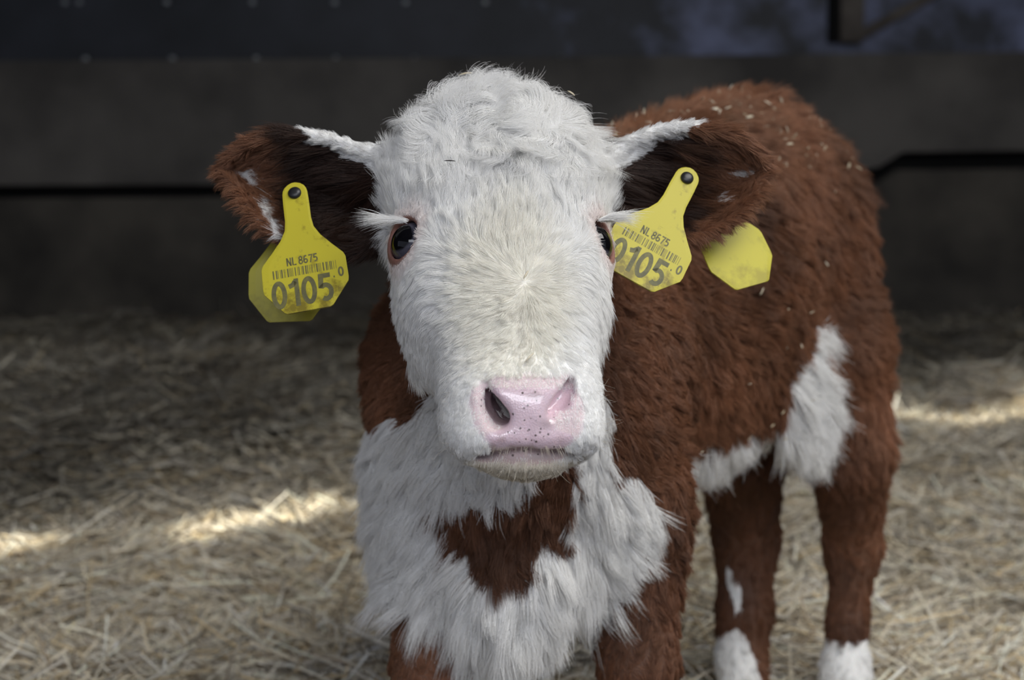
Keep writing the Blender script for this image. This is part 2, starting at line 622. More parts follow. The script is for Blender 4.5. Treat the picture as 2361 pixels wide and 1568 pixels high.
def sdf(P, want_group=False):
    g = groups(P)
    head = smin(g[0], g[1], .022)
    d = smin(head, g[2], .022)
    d = smin(d, g[3], .022)
    body = smin(g[4], g[5], .06)
    body = smin(body, g[6], .04)
    body = smin(body, g[7], .04)
    body = smin(body, g[8], .05)
    body = smin(body, g[9], .05)
    d = smin(d, body, .03)
    # eye openings
    for E, L, R in ((EYE_L, LOOK_L, ER_L), (EYE_R, LOOK_R, ER_R)):
        cut = sd_ell(P, E + L * 0.015, R, (.0150, .0145, .015))
        cut = np.minimum(cut, np.linalg.norm(P - E, axis=1) - EYE_RAD - 0.0004)
        d = smax(d, -cut, .0035)
    # nostrils
    for Q, dp_, sx_ in ((NOSTRIL_L, .034, .010), (NOSTRIL_R, .014, -.002)):
        cut = None
        for (a_, ra), (b_, rb) in zip(Q[:-1], Q[1:]):
            for dep in (0.0, 0.33, 0.7, 1.0):
                o_ = (FWD * dp_ + UPV * 0.006 + RGT * sx_) * dep
                e = sd_cone(P, a_ + o_ - FWD * .004, b_ + o_ - FWD * .004, ra, rb)
                cut = e if cut is None else smin(cut, e, .005)
        d = smax(d, -cut, .004)
    # mouth line and philtrum
    mo = [(1010, 1030, 1.075), (1060, 1041, 1.045), (1125, 1047, 1.026), (1205, 1048, 1.018), (1290, 1044, 1.025), (1345, 1035, 1.043), (1385, 1022, 1.07)]
    mr_ = [.0012, .0020, .0036, .0042, .0036, .0020, .0012]
    for i in range(len(mo) - 1):
        e = sd_cone(P, W(*mo[i]), W(*mo[i + 1]), mr_[i], mr_[i + 1])
        d = smax(d, -e, .006)
    e = sd_cone(P, W(1222, 965, 1.006), W(1221, 1035, 1.008), .0006, .0012)
    d = smax(d, -e, .004)
    if want_group:
        return d, np.argmin(np.stack(g, 0), 0)
    return d


def surface_nets():
    lo = np.array([-.26, .955, -.03])
    hi = np.array([.52, 2.06, .80])
    C = VOX * 4
    n = np.ceil((hi - lo) / C).astype(int) + 1
    ax = [lo[i] + C * np.arange(n[i]) for i in range(3)]
    G = np.stack(np.meshgrid(*ax, indexing='ij'), -1).reshape(-1, 3)
    dc = np.empty(len(G), np.float32)
    for k in range(0, len(G), 200000):
        dc[k:k + 200000] = sdf(G[k:k + 200000])
    dc = dc.reshape(n)
    nf = (n - 1) * 4 + 1
    F = np.empty(nf, np.float32)
    F[...] = np.repeat(np.repeat(np.repeat(dc, 4, 0), 4, 1), 4, 2)[:nf[0], :nf[1], :nf[2]]
    near = np.abs(dc) < C * 2.4
    nearf = np.zeros(nf, bool)
    # a coarse cell is fine-sampled when any of its corners is near
    nc = near[:-1, :-1, :-1].copy()
    for a_ in (0, 1):
        for b_ in (0, 1):
            for c_ in (0, 1):
                nc |= near[a_:n[0] - 1 + a_, b_:n[1] - 1 + b_, c_:n[2] - 1 + c_]
    nr = np.repeat(np.repeat(np.repeat(nc, 4, 0), 4, 1), 4, 2)
    nearf[:-1, :-1, :-1] = nr
    nearf[1:, :-1, :-1] |= nr
    nearf[:-1, 1:, :-1] |= nr
    nearf[:-1, :-1, 1:] |= nr
    nearf[1:, 1:, 1:] |= nr
    I = np.argwhere(nearf)
    Pn = lo + I * VOX
    vals = np.empty(len(Pn), np.float32)
    for k in range(0, len(Pn), 200000):
        vals[k:k + 200000] = sdf(Pn[k:k + 200000])
    F[nearf] = vals
    S = F < 0
    mixed = np.zeros(nf - 1, bool)
    cnt = np.zeros(nf - 1, np.int8)
    for a_ in (0, 1):
        for b_ in (0, 1):
            for c_ in (0, 1):
                cnt += S[a_:nf[0] - 1 + a_, b_:nf[1] - 1 + b_, c_:nf[2] - 1 + c_]
    mixed = (cnt > 0) & (cnt < 8)
    cells = np.argwhere(mixed)
    vid = np.full(nf - 1, -1, np.int32)
    vid[mixed] = np.arange(len(cells))
    acc = np.zeros((len(cells), 3))
    num = np.zeros(len(cells))
    corners = [(a_, b_, c_) for a_ in (0, 1) for b_ in (0, 1) for c_ in (0, 1)]
    cv = {c_: F[cells[:, 0] + c_[0], cells[:, 1] + c_[1], cells[:, 2] + c_[2]] for c_ in corners}
    for c0 in corners:
        for axis in range(3):
            if c0[axis]:
                continue
            c1 = list(c0)
            c1[axis] = 1
            f0, f1 = cv[c0], cv[tuple(c1)]
            m = (f0 < 0) != (f1 < 0)
            t = np.where(m, f0 / np.where(m, f0 - f1, 1), 0)
            p = np.tile(np.array(c0, float), (len(cells), 1))
            p[:, axis] += t
            acc += p * m[:, None]
            num += m
    V = lo + (cells + acc / num[:, None]) * VOX
    faces = []
    for axis in range(3):
        sl0 = [slice(None)] * 3
        sl1 = [slice(None)] * 3
        sl0[axis] = slice(0, -1)
        sl1[axis] = slice(1, None)
        cross = S[tuple(sl0)] != S[tuple(sl1)]
        e = np.argwhere(cross)
        u_, w_ = (axis + 1) % 3, (axis + 2) % 3
        ok = (e[:, u_] > 0) & (e[:, w_] > 0) & (e[:, u_] < nf[u_] - 1) & (e[:, w_] < nf[w_] - 1)
        e = e[ok]
        flip = S[e[:, 0], e[:, 1], e[:, 2]]
        q = []
        for du, dw in ((-1, -1), (0, -1), (0, 0), (-1, 0)):
            c_ = e.copy()
            c_[:, u_] += du
            c_[:, w_] += dw
            q.append(vid[c_[:, 0], c_[:, 1], c_[:, 2]])
        q = np.stack(q, 1)
        q[~flip] = q[~flip][:, ::-1]
        faces.append(q)
    faces = np.concatenate(faces)
    return V, faces


V, Fq = surface_nets()
# light smoothing
for _ in range(2):
    s = np.zeros_like(V)
    n_ = np.zeros(len(V))
    for k in range(4):
        a_, b_ = Fq[:, k], Fq[:, (k + 1) % 4]
        for x_ in range(3):
            s[:, x_] += np.bincount(a_, V[b_, x_], len(V)) + np.bincount(b_, V[a_, x_], len(V))
        n_ += np.bincount(a_, minlength=len(V)) + np.bincount(b_, minlength=len(V))
    V = V * 0.45 + 0.55 * s / n_[:, None]
fn = np.cross(V[Fq[:, 2]] - V[Fq[:, 0]], V[Fq[:, 3]] - V[Fq[:, 1]])
VN = np.zeros_like(V)
for k in range(4):
    for x_ in range(3):
        VN[:, x_] += np.bincount(Fq[:, k], fn[:, x_], len(V))
VN = norm(VN)
VG = np.empty(len(V), int)
for k in range(0, len(V), 200000):
    VG[k:k + 200000] = sdf(V[k:k + 200000], True)[1]
print('calf surface', len(V), len(Fq))

# ------------------------------------------------------------------ coat pattern
WHITE = np.array([0.93, 0.92, 0.897])
CREAM = np.array([0.91, 0.88, 0.80])
RED = np.array([0.172, 0.072, 0.035])
REDL = np.array([0.30, 0.142, 0.078])
DARK = np.array([0.030, 0.014, 0.009])
PINK = np.array([0.70, 0.53, 0.59])

P_BELLY = [(1902, 735), (1872, 765), (1848, 820), (1822, 870), (1812, 940), (1796, 990), (1750, 1052), (1700, 1090), (1640, 1128), (1600, 1150), (1600, 1200), (1700, 1190), (1790, 1150), (1880, 1090), (1935, 1020), (1925, 940), (1905, 880), (1890, 820), (1905, 770)]
P_CHEST = [(740, 1005), (790, 985), (880, 975), (960, 962), (1000, 900), (1385, 900), (1400, 1040), (1405, 1110), (1440, 1115), (1475, 1105), (1485, 1160), (1490, 1220), (1470, 1290), (1430, 1335), (1400, 1370), (1340, 1380), (1310, 1430), (1290, 1640), (1100, 1640), (1080, 1450), (1000, 1400), (920, 1370), (860, 1310), (740, 1220)]
P_HEART = [(985, 1130), (1080, 1165), (1150, 1165), (1215, 1110), (1255, 1050), (1310, 1045), (1325, 1150), (1295, 1225), (1240, 1275), (1205, 1318), (1150, 1330), (1110, 1300), (1070, 1255), (1020, 1215)]
P_NOSE = [(1112, 880), (1150, 868), (1230, 868), (1312, 866), (1330, 890), (1345, 940), (1338, 990), (1312, 1030), (1270, 1045), (1205, 1052), (1135, 1046), (1118, 1016), (1092, 980), (1082, 930), (1092, 893)]
P_HRW = [(1640, 1470), (1700, 1450), (1718, 1465), (1735, 1505), (1755, 1570), (1765, 1800), (1640, 1800)]
P_HRS = [(1672, 1300), (1690, 1310), (1712, 1350), (1708, 1410), (1696, 1415), (1680, 1370)]


def coat(P, G):
    """hair colour at body points P of region G; returns rgb"""
    px, py, d = project(P)
    w1 = vnoise3(P, 45, 40)
    w2 = vnoise3(P, 120, 50)
    qx = px + 22 * w1[:, 0] + 10 * w2[:, 0]
    qy = py + 22 * w1[:, 1] + 10 * w2[:, 1]
    qx = np.where(d > 1.6, px + 9 * w1[:, 0], qx)
    qy = np.where(d > 1.6, py + 9 * w1[:, 1], qy)
    n = vnoise(P, 28, 60)[:, None]
    n2 = vnoise(P, 9, 61)[:, None]
    red = RED * (1 + 0.35 * n + 0.25 * n2)
    red = red + (REDL - RED) * np.clip(0.3 + 0.6 * n2, 0, 1)
    col = red.copy()
    head = (G == G_HEAD) | (G == G_MUZ)
    white = WHITE * (1 + 0.03 * n)
    cream_m = smooth(140, 60, np.hypot((px - 1175) / 1.25, (py - 690) / 2.1))[:, None]
    whitec = white + (CREAM - white) * cream_m * 0.75
    chin = (smooth(1052, 1066, py) * smooth(170, 90, np.abs(px - 1203)) * (G == G_MUZ))[:, None]
    whitec = whitec * (1 - chin * .8) + np.array([0.84, 0.78, 0.66]) * chin * .8
    throat = (G == G_NECK) & (d < 1.30) & (np.abs(px - 1190) < 260)
    col[head] = whitec[head]
    ch = ((G == G_NECK) | (G == G_TRUNK) | (G == G_FL) | (G == G_FR)) & (d < 1.48)
    # brown sides of the neck right behind the jaw keep their colour
    m = ch & in_poly(qx, qy, P_CHEST) & ~in_poly(qx, qy, P_HEART)
    col[m] = white[m]
    m = ((G == G_TRUNK) | (G == G_HL)) & (d > 1.45) & in_poly(qx, qy, P_BELLY)
    col[m] = white[m]
    # belly underside
    m = (G == G_TRUNK) & (P[:, 2] < 0.385) & (d > 1.5)
    col[m] = white[m]
    m = (G == G_HR) & (in_poly(px, py, P_HRW) | in_poly(qx, qy, P_HRS))
    col[m] = white[m]
    m = (G == G_HL) & (P[:, 2] < 0.095)
    col[m] = white[m]
    m = ((G == G_FL) | (G == G_FR) | (G == G_HR)) & (P[:, 2] < np.where(G == G_HR, 0.03, 0.07))
    col[m] = white[m]
    # ears
    for g_, sgn in ((G_EARL, -1), (G_EARR, 1)):
        m = G == g_
        if not m.any():
            continue
        c = np.tile(REDL * 0.95, (m.sum(), 1))
        ex, ey = qx[m], qy[m]
        bx = np.clip((ex - 870) / -380.0, 0, 1) if sgn < 0 else np.clip((ex - 1400) / 385.0, 0, 1)
        dk = smooth(0.62, 0.35, bx + 0.22 * vnoise(P[m], 60, 71))[:, None]
        c = c * (1 - dk) + DARK * 1.3 * dk
        if sgn < 0:
            wm = in_poly(ex, ey, [(920, 290), (680, 270), (680, 312), (740, 332), (800, 358), (850, 390), (920, 410)])
            wm |= (np.hypot((ex - 590) / 28, (ey - 412) / 24) < 1) | (np.hypot((ex - 640) / 20, (ey - 512) / 40) < 1)
        else:
            wm = in_poly(ex, ey, [(1370, 290), (1640, 262), (1632, 296), (1560, 318), (1500, 350), (1440, 385), (1370, 410)])
            wm |= (np.hypot((ex - 1690) / 24, (ey - 402) / 14) < 1) | (np.hypot((ex - 1635) / 14, (ey - 470) / 20) < 1)
        c[wm] = white[m][wm]
        # the back of the ear is white towards the head, red outside
        col[m] = c
    return np.clip(col, 0.004, 0.95)


def nose_mask(P, G):
    px, py, d = project(P)
    w = vnoise3(P, 90, 80)
    m = (G == G_MUZ) & (d < 1.055)
    ex, ey = px + 7 * w[:, 0], py + 7 * w[:, 1]
    return m & in_poly(ex, ey, P_NOSE)


def lid_mask(P):
    a_ = np.linalg.norm(P - EYE_L, axis=1)
    b_ = np.linalg.norm(P - EYE_R, axis=1)
    return np.minimum(a_, b_)


VC = coat(V, VG)
skin = VC * 0.55 + np.array([0.25, 0.17, 0.15]) * 0.12
white_v = VC.mean(1) > 0.5
skin = np.where(white_v[:, None], VC * 0.86, VC * 0.6)
npx, npy, nd = project(V)
nm = nose_mask(V, VG)
# soft edge: average of the mask over neighbours
nf_ = nm.astype(float)
for _ in range(2):
    s = np.zeros(len(V)); n_ = np.zeros(len(V))
    for k in range(4):
        a_, b_ = Fq[:, k], Fq[:, (k + 1) % 4]
        s += np.bincount(a_, nf_[b_], len(V)) + np.bincount(b_, nf_[a_], len(V))
        n_ += np.bincount(a_, minlength=len(V)) + np.bincount(b_, minlength=len(V))
    nf_ = 0.4 * nf_ + 0.6 * s / n_
skin = skin * (1 - nf_[:, None]) + PINK * nf_[:, None]
ld = lid_mask(V)
lf = smooth(0.0250, 0.0205, ld)[:, None]
skin = skin * (1 - lf) + np.array([0.24, 0.11, 0.085]) * lf
# self-shadow painted into the nostril colour; mouth line painted darker
def near_line(P, pts, r0, r1):
    dd = np.full(len(P), 1.0)
    for a_, b_ in zip(pts[:-1], pts[1:]):
        dd = np.minimum(dd, sd_cone(P, a_, b_, 0, 0))
    return smooth(r1, r0, dd)
mp = [W(1112, 1046, 1.029), W(1150, 1049, 1.022), W(1205, 1050, 1.018), W(1250, 1048, 1.021), W(1300, 1043, 1.028)]
mf = near_line(V, mp, .0030, .0060)[:, None]
skin = skin * (1 - mf) + np.array([0.10, 0.045, 0.05]) * mf
lipf = near_line(V, mp, .0062, .0100)[:, None] * (1 - mf)
skin = skin * (1 - .75 * lipf) + np.array([0.46, 0.29, 0.29]) * .75 * lipf
mot = (nf_ * smooth(985, 1035, npy) * smooth(-.15, .5, vnoise(V, 160, 301)) * .65)[:, None]
skin = skin * (1 - mot) + np.array([0.26, 0.15, 0.12]) * mot
mot = (nf_ * np.exp(-((npx - 1262) / 22) ** 2 - ((npy - 978) / 12) ** 2) * .6 + nf_ * np.exp(-((npx - 1235) / 20) ** 2 - ((npy - 912) / 9) ** 2) * .5)[:, None]
skin = skin * (1 - mot) + np.array([0.20, 0.15, 0.15]) * mot
frk = np.zeros(len(V))
frk = nf_ * (0.14 + 0.86 * smooth(50, 12, np.abs(npx - 1218))) * smooth(885, 905, npy)
gloss = nf_ * smooth(1050, 1000, npy) * smooth(890, 900, npy) * smooth(70, 45, np.abs(npx - 1220) - 45 * smooth(960, 930, npy) - 45 * smooth(985, 1010, npy))
pale = nf_ * (1 - smooth(0.1, 0.6, gloss / np.maximum(nf_, .01)))
skin = skin * (1 - pale[:, None] * .55) + np.array([0.70, 0.58, 0.56]) * pale[:, None] * .55
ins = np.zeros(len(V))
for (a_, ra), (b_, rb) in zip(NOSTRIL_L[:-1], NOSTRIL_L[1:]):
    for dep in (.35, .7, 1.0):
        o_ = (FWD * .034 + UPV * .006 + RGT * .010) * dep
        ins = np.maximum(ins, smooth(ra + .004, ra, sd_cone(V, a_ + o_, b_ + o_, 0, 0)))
skin = skin * (1 - .75 * ins[:, None]) + np.array([0.10, 0.05, 0.05]) * .75 * ins[:, None]  # nostril self-shadow put into the skin colour
gloss = gloss * (1 - ins)

me = bpy.data.meshes.new('body')
me.vertices.add(len(V))
me.vertices.foreach_set('co', V.astype(np.float32).ravel())
me.loops.add(len(Fq) * 4)
me.loops.foreach_set('vertex_index', Fq.astype(np.int32).ravel())
me.polygons.add(len(Fq))
me.polygons.foreach_set('loop_start', np.arange(0, len(Fq) * 4, 4, dtype=np.int32))
me.polygons.foreach_set('use_smooth', np.ones(len(Fq), bool))
me.update(calc_edges=True)
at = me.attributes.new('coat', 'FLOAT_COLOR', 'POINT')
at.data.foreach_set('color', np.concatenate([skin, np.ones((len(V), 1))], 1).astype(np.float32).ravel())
at = me.attributes.new('freckle', 'FLOAT', 'POINT')
at.data.foreach_set('value', frk.astype(np.float32))
at = me.attributes.new('wet', 'FLOAT', 'POINT')
at.data.foreach_set('value', gloss.astype(np.float32))

m_skin, nt, b = mat_new('calf_skin')
N = nt.nodes
ac = N.new('ShaderNodeAttribute'); ac.attribute_name = 'coat'
af = N.new('ShaderNodeAttribute'); af.attribute_name = 'freckle'
aw = N.new('ShaderNodeAttribute'); aw.attribute_name = 'wet'
tc = N.new('ShaderNodeTexCoord')
vo = N.new('ShaderNodeTexVoronoi'); vo.inputs['Scale'].default_value = 300
vn = N.new('ShaderNodeTexNoise'); vn.inputs['Scale'].default_value = 230; vn.inputs['Detail'].default_value = 2
nt.links.new(tc.outputs['Object'], vo.inputs['Vector'])
nt.links.new(tc.outputs['Object'], vn.inputs['Vector'])
c1 = N.new('ShaderNodeMath'); c1.operation = 'MULTIPLY_ADD'      # distance + noise
c1.inputs[1].default_value = 0.35
nt.links.new(vn.outputs['Fac'], c1.inputs[0])
nt.links.new(vo.outputs['Distance'], c1.inputs[2])
c2 = N.new('ShaderNodeMapRange')
c2.inputs['From Min'].default_value = 0.30; c2.inputs['From Max'].default_value = 0.46
c2.inputs['To Min'].default_value = 1.0; c2.inputs['To Max'].default_value = 0.0
nt.links.new(c1.outputs[0], c2.inputs['Value'])
sel = N.new('ShaderNodeSeparateColor')
nt.links.new(vo.outputs['Color'], sel.inputs[0])
c3 = N.new('ShaderNodeMath'); c3.operation = 'LESS_THAN'          # only some cells have a spot, more where 'freckle' is high
c4 = N.new('ShaderNodeMath'); c4.operation = 'MULTIPLY'; c4.inputs[1].default_value = 0.85
nt.links.new(af.outputs['Fac'], c4.inputs[0])
nt.links.new(sel.outputs[0], c3.inputs[0])
nt.links.new(c4.outputs[0], c3.inputs[1])
c5 = N.new('ShaderNodeMath'); c5.operation = 'MULTIPLY'
nt.links.new(c2.outputs[0], c5.inputs[0]); nt.links.new(c3.outputs[0], c5.inputs[1])
mx = N.new('ShaderNodeMix'); mx.data_type = 'RGBA'
mx.inputs['B'].default_value = (0.13, 0.095, 0.09, 1)
nt.links.new(c5.outputs[0], mx.inputs['Factor'])
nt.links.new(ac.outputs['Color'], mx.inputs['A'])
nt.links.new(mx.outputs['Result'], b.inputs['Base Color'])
rr = N.new('ShaderNodeMapRange')
rr.inputs['To Min'].default_value = 0.75; rr.inputs['To Max'].default_value = 0.20
nt.links.new(aw.outputs['Fac'], rr.inputs['Value'])
nt.links.new(rr.outputs[0], b.inputs['Roughness'])
b.inputs['Specular IOR Level'].default_value = 0.6
nt.links.new(aw.outputs['Fac'], b.inputs['Coat Weight'])
b.inputs['Coat Roughness'].default_value = 0.10
b.inputs['Subsurface Weight'].default_value = 0.15
b.inputs['Subsurface Radius'].default_value = (0.006, 0.003, 0.002)
b.inputs['Subsurface Scale'].default_value = 1.0
bp = N.new('ShaderNodeBump'); bp.inputs['Strength'].default_value = 0.30; bp.inputs['Distance'].default_value = 0.0006
v2 = N.new('ShaderNodeTexVoronoi'); v2.inputs['Scale'].default_value = 800
nt.links.new(tc.outputs['Object'], v2.inputs['Vector'])
nt.links.new(v2.outputs['Distance'], bp.inputs['Height'])
nt.links.new(bp.outputs['Normal'], b.inputs['Normal'])
me.materials.append(m_skin)

calf = empty('calf', (0.15, 1.6, 0))
tag(calf, 'young red-brown calf with curly white face, pink nose and shaggy white chest standing in straw', 'calf')
body = bpy.data.objects.new('body', me)
link(body, calf)

# hooves
m_hoof = noise_mat('hoof_horn', (0.10, 0.075, 0.05), (0.22, 0.17, 0.12), 30, 0.5)
for L_ in (LEG_FL, LEG_FR, LEG_HL, LEG_HR):
    c = np.array(L_[-1][0])
    for sd in (-1, 1):
        v, f = [], []
        prof = [(0.0, 1.0), (0.25, 1.0), (0.6, 0.90), (1.0, 0.72)]
        for hh, rr_ in prof:
            for k in range(14):
                an = 2 * math.pi * k / 14
                fy = 0.036 if math.sin(an) < 0 else 0.022
                v.append((c[0] + sd * 0.0155 + 0.0150 * rr_ * math.cos(an), c[1] + fy * rr_ * math.sin(an) - 0.012 * (1 - hh), -0.008 + hh * 0.04))
        for q in range(3):
            for k in range(14):
                k2 = (k + 1) % 14
                f.append((q * 14 + k, q * 14 + k2, (q + 1) * 14 + k2, (q + 1) * 14 + k))
        f.append(tuple(range(42, 56)))
        f.append(tuple(range(13, -1, -1)))
        mesh_obj('hoof', v, f, m_hoof, calf)

# ------------------------------------------------------------------ eyes
m_eye, nt, b = mat_new('eyeball')
N = nt.nodes
ac = N.new('ShaderNodeAttribute'); ac.attribute_name = 'coat'
nt.links.new(ac.outputs['Color'], b.inputs['Base Color'])
b.inputs['Roughness'].default_value = 0.06
b.inputs['IOR'].default_value = 1.40
b.inputs['Coat Roughness'].default_value = 0.02


def eyeball(E, look, R):
    nu, nv = 64, 48
    v, f, c = [], [], []
    v.append(E + look * (EYE_RAD + 0.0006))
    c.append((0.003, 0.003, 0.004, 1))
    for i in range(1, nv):
        th = math.pi * i / nv
        for k in range(nu):
            an = 2 * math.pi * k / nu
            dd = math.cos(th) * look + math.sin(th) * (math.cos(an) * R[0] + math.sin(an) * R[1])
            bulge = 0.0006 * max(0, 1 - (th / 0.9) ** 2)
            v.append(E + dd * (EYE_RAD + bulge))
            # wide, slightly oval pupil, grey-blue rim
            te = math.hypot(math.sin(th) * math.cos(an) / 0.66, math.sin(th) * math.sin(an) / 0.58)
            t_ = min(1, max(0, (te - 1.0) / 0.08)) if th < 1.6 else 1
            t2 = min(1, max(0, (te - 1.42) / 0.08)) if th < 1.6 else 1
            k0 = np.array([0.003, 0.003, 0.004]); k1 = np.array([0.060, 0.058, 0.078]); k2_ = np.array([0.045, 0.04, 0.045])
            cc = k0 * (1 - t_) + (k1 * (1 - t2) + k2_ * t2) * t_
            c.append((*cc, 1))
    v.append(E - look * EYE_RAD)
    c.append((0.1, 0.1, 0.1, 1))
    for k in range(nu):
        f.append((0, 1 + k, 1 + (k + 1) % nu))
        l0 = 1 + (nv - 2) * nu
        f.append((l0 + (k + 1) % nu, l0 + k, len(v) - 1))
    for i in range(nv - 2):
        for k in range(nu):
            a0 = 1 + i * nu + k
            b0 = 1 + i * nu + (k + 1) % nu
            f.append((a0, a0 + nu, b0 + nu, b0))
    o = mesh_obj('eye', v, f, m_eye, calf)
    at = o.data.attributes.new('coat', 'FLOAT_COLOR', 'POINT')
    at.data.foreach_set('color', np.array(c, np.float32).ravel())
    return o


eyeball(EYE_L, LOOK_L, ER_L)
eyeball(EYE_R, LOOK_R, ER_R)

# ------------------------------------------------------------------ coat of hair
m_hair, nt, b = mat_new('calf_hair')
N = nt.nodes
ac = N.new('ShaderNodeAttribute'); ac.attribute_name = 'coat'
nt.links.new(ac.outputs['Color'], b.inputs['Base Color'])
b.inputs['Roughness'].default_value = 0.50
b.inputs['Specular IOR Level'].default_value = 0.45
tl = N.new('ShaderNodeBsdfTranslucent')
nt.links.new(ac.outputs['Color'], tl.inputs['Color'])
ms = N.new('ShaderNodeMixShader')
ms.inputs[0].default_value = 0.30
nt.links.new(b.outputs[0], ms.inputs[1])
nt.links.new(tl.outputs[0], ms.inputs[2])
nt.links.new(ms.outputs[0], N['Material Output'].inputs['Surface'])


def add_curves(name, pts, rad, col, mat, parent=None):
    n, k = pts.shape[:2]
    hc = bpy.data.hair_curves.new(name)
    hc.add_curves([k] * n)
    hc.position_data.foreach_set('vector', pts.astype(np.float32).ravel())
    at = hc.attributes.get('radius') or hc.attributes.new('radius', 'FLOAT', 'POINT')
    at.data.foreach_set('value', rad.astype(np.float32).ravel())
    at = hc.attributes.new('coat', 'FLOAT_COLOR', 'CURVE')
    at.data.foreach_set('color', np.concatenate([col, np.ones((n, 1))], 1).astype(np.float32).ravel())
    hc.materials.append(mat)
    o = bpy.data.objects.new(name, hc)
    return link(o, parent)


TRI = np.concatenate([Fq[:, [0, 1, 2]], Fq[:, [0, 2, 3]]])
TA = 0.5 * np.linalg.norm(np.cross(V[TRI[:, 1]] - V[TRI[:, 0]], V[TRI[:, 2]] - V[TRI[:, 0]]), axis=1)
TC = V[TRI].mean(1)
TN = norm(VN[TRI].mean(1))
TG = VG[TRI[:, 0]]
tpx, tpy, td = project(TC)
TFACE = -(TN * norm(TC - CAM)).sum(1)
view_w = 0.16 + 0.84 * smooth(-0.35, 0.0, TFACE)


def scatter(dens):
    """roots on the surface, dens per square metre for each triangle"""
    lam = TA * dens * view_w * FUR
    cnt_ = rng.poisson(lam)
    idx = np.repeat(np.arange(len(TRI)), cnt_)
    a_, b_ = rng.random(len(idx)), rng.random(len(idx))
    sw = a_ + b_ > 1
    a_[sw], b_[sw] = 1 - a_[sw], 1 - b_[sw]
    T = TRI[idx]
    P = V[T[:, 0]] * (1 - a_ - b_)[:, None] + V[T[:, 1]] * a_[:, None] + V[T[:, 2]] * b_[:, None]
    Nn = norm(VN[T[:, 0]] * (1 - a_ - b_)[:, None] + VN[T[:, 1]] * a_[:, None] + VN[T[:, 2]] * b_[:, None])
    return P, Nn, TG[idx]


def tangent(D, Nn):
    return norm(D - (D * Nn).sum(1)[:, None] * Nn)


def pix_dir(dx, dy):
    return dx[:, None] * RGT - dy[:, None] * UPV


def strands(P, Nn, T, L, lift, K, grav=0.0, curl=0.0, curl_f=1.0, clump=0.0, cs=0.01, wob=0.15, seed=0, curve_k=0.8, lean_k=0.16, loose=0.3):
    n = len(P)
    L = np.broadcast_to(L, n)
    lift = np.broadcast_to(lift, n)
    # locks: hairs whose roots share a warped cell
    wq = P + vnoise3(P, 0.55 / cs, seed + 11) * cs * 0.9
    c = np.floor(wq / cs).astype(np.int64)
    key = c[:, 0] * 73856093 ^ c[:, 1] * 19349663 ^ c[:, 2] * 83492791
    _, inv = np.unique(key, return_inverse=True)
    inv = inv.ravel()
    cn = np.bincount(inv)
    m_ = len(cn)
    mean = np.stack([np.bincount(inv, P[:, k]) / cn for k in range(3)], 1)
    T = norm(T + (0.5 * wob * rng.normal(size=(m_, 3)))[inv] + wob * rng.normal(size=(n, 3)))
    sN = np.cross(Nn, T)
    q = P.copy()
    pts = np.empty((n, K, 3))
    pts[:, 0] = q
    for k in range(1, K):
        s = (k - 0.5) / (K - 1)
        cosl, sinl = np.cos(lift), np.sin(lift) * (1 - curve_k * s)
        D = T * cosl[:, None] + Nn * sinl[:, None] + np.array([0, 0, -1.0]) * np.reshape(grav, (-1, 1)) * s
        q = q + norm(D) * (L / (K - 1))[:, None]
        pts[:, k] = q
    sv = np.linspace(0, 1, K)[None, :, None]
    if np.any(curl):
        ph = rng.uniform(-1.4, 1.4, m_)[inv] + rng.normal(size=n) * loose
        hand = np.where(rng.random(m_) < 0.5, -1.0, 1.0)[inv]
        fq = curl_f * (0.75 + 0.5 * rng.random(m_))[inv]
        an = ph[:, None] + (hand * fq)[:, None] * 2 * math.pi * np.linspace(0, 1, K)[None]
        am = (np.broadcast_to(curl, n))[:, None] * np.sqrt(np.linspace(0, 1, K))[None]
        off_ = (np.cos(an) * am)[..., None] * sN[:, None] + (np.sin(an) * am)[..., None] * (Nn * 0.7 + T * 0.6)[:, None]
        pts = pts + off_ - off_[:, :1]
    if np.any(clump):
        dl = P - mean[inv]
        st = (np.broadcast_to(clump, n))[:, None, None] * sv ** 1.2
        pts = pts - dl[:, None] * st
        lean = rng.normal(size=(m_, 3)) * lean_k
        pts = pts + (lean[inv] * L[:, None])[:, None] * sv ** 1.5
    return pts


def taper(K, r, tip=0.15):
    t = np.linspace(0, 1, K)
    return r * (1 - (1 - tip) * t ** 2)


def vary(col, amt):
    n = len(col)
    return np.clip(col * (1 + amt * rng.normal(size=(n, 1))), 0.004, 0.93)


def face_flow(px, py):
    dx, dy = px - 1210, py - 650
    r = np.hypot(dx, dy) + 1e-3
    ux, uy = dx / r, dy / r
    upm = smooth(0, 160, -dy)
    fx = ux * (1 - 0.70 * upm)
    fy = uy - 0.15 * upm
    # sides of the head: back and down over the cheek
    ck = smooth(120, 230, np.abs(px - 1165)) * smooth(480, 620, py)
    fx = fx * (1 - ck) + ck * np.sign(dx) * 0.35
    fy = fy * (1 - ck) + ck * 1.0
    low = smooth(820, 900, py)
    fy = fy + low * 0.5
    return fx, fy


HEADM = (TG == G_HEAD) | (TG == G_MUZ)
nose_t = nose_mask(TC, TG)
eye_t = lid_mask(TC)
mouth_t = near_line(TC, mp, 0.0045, 0.0075)
poll_t = HEADM & (tpy < 400) & (td < 1.35)

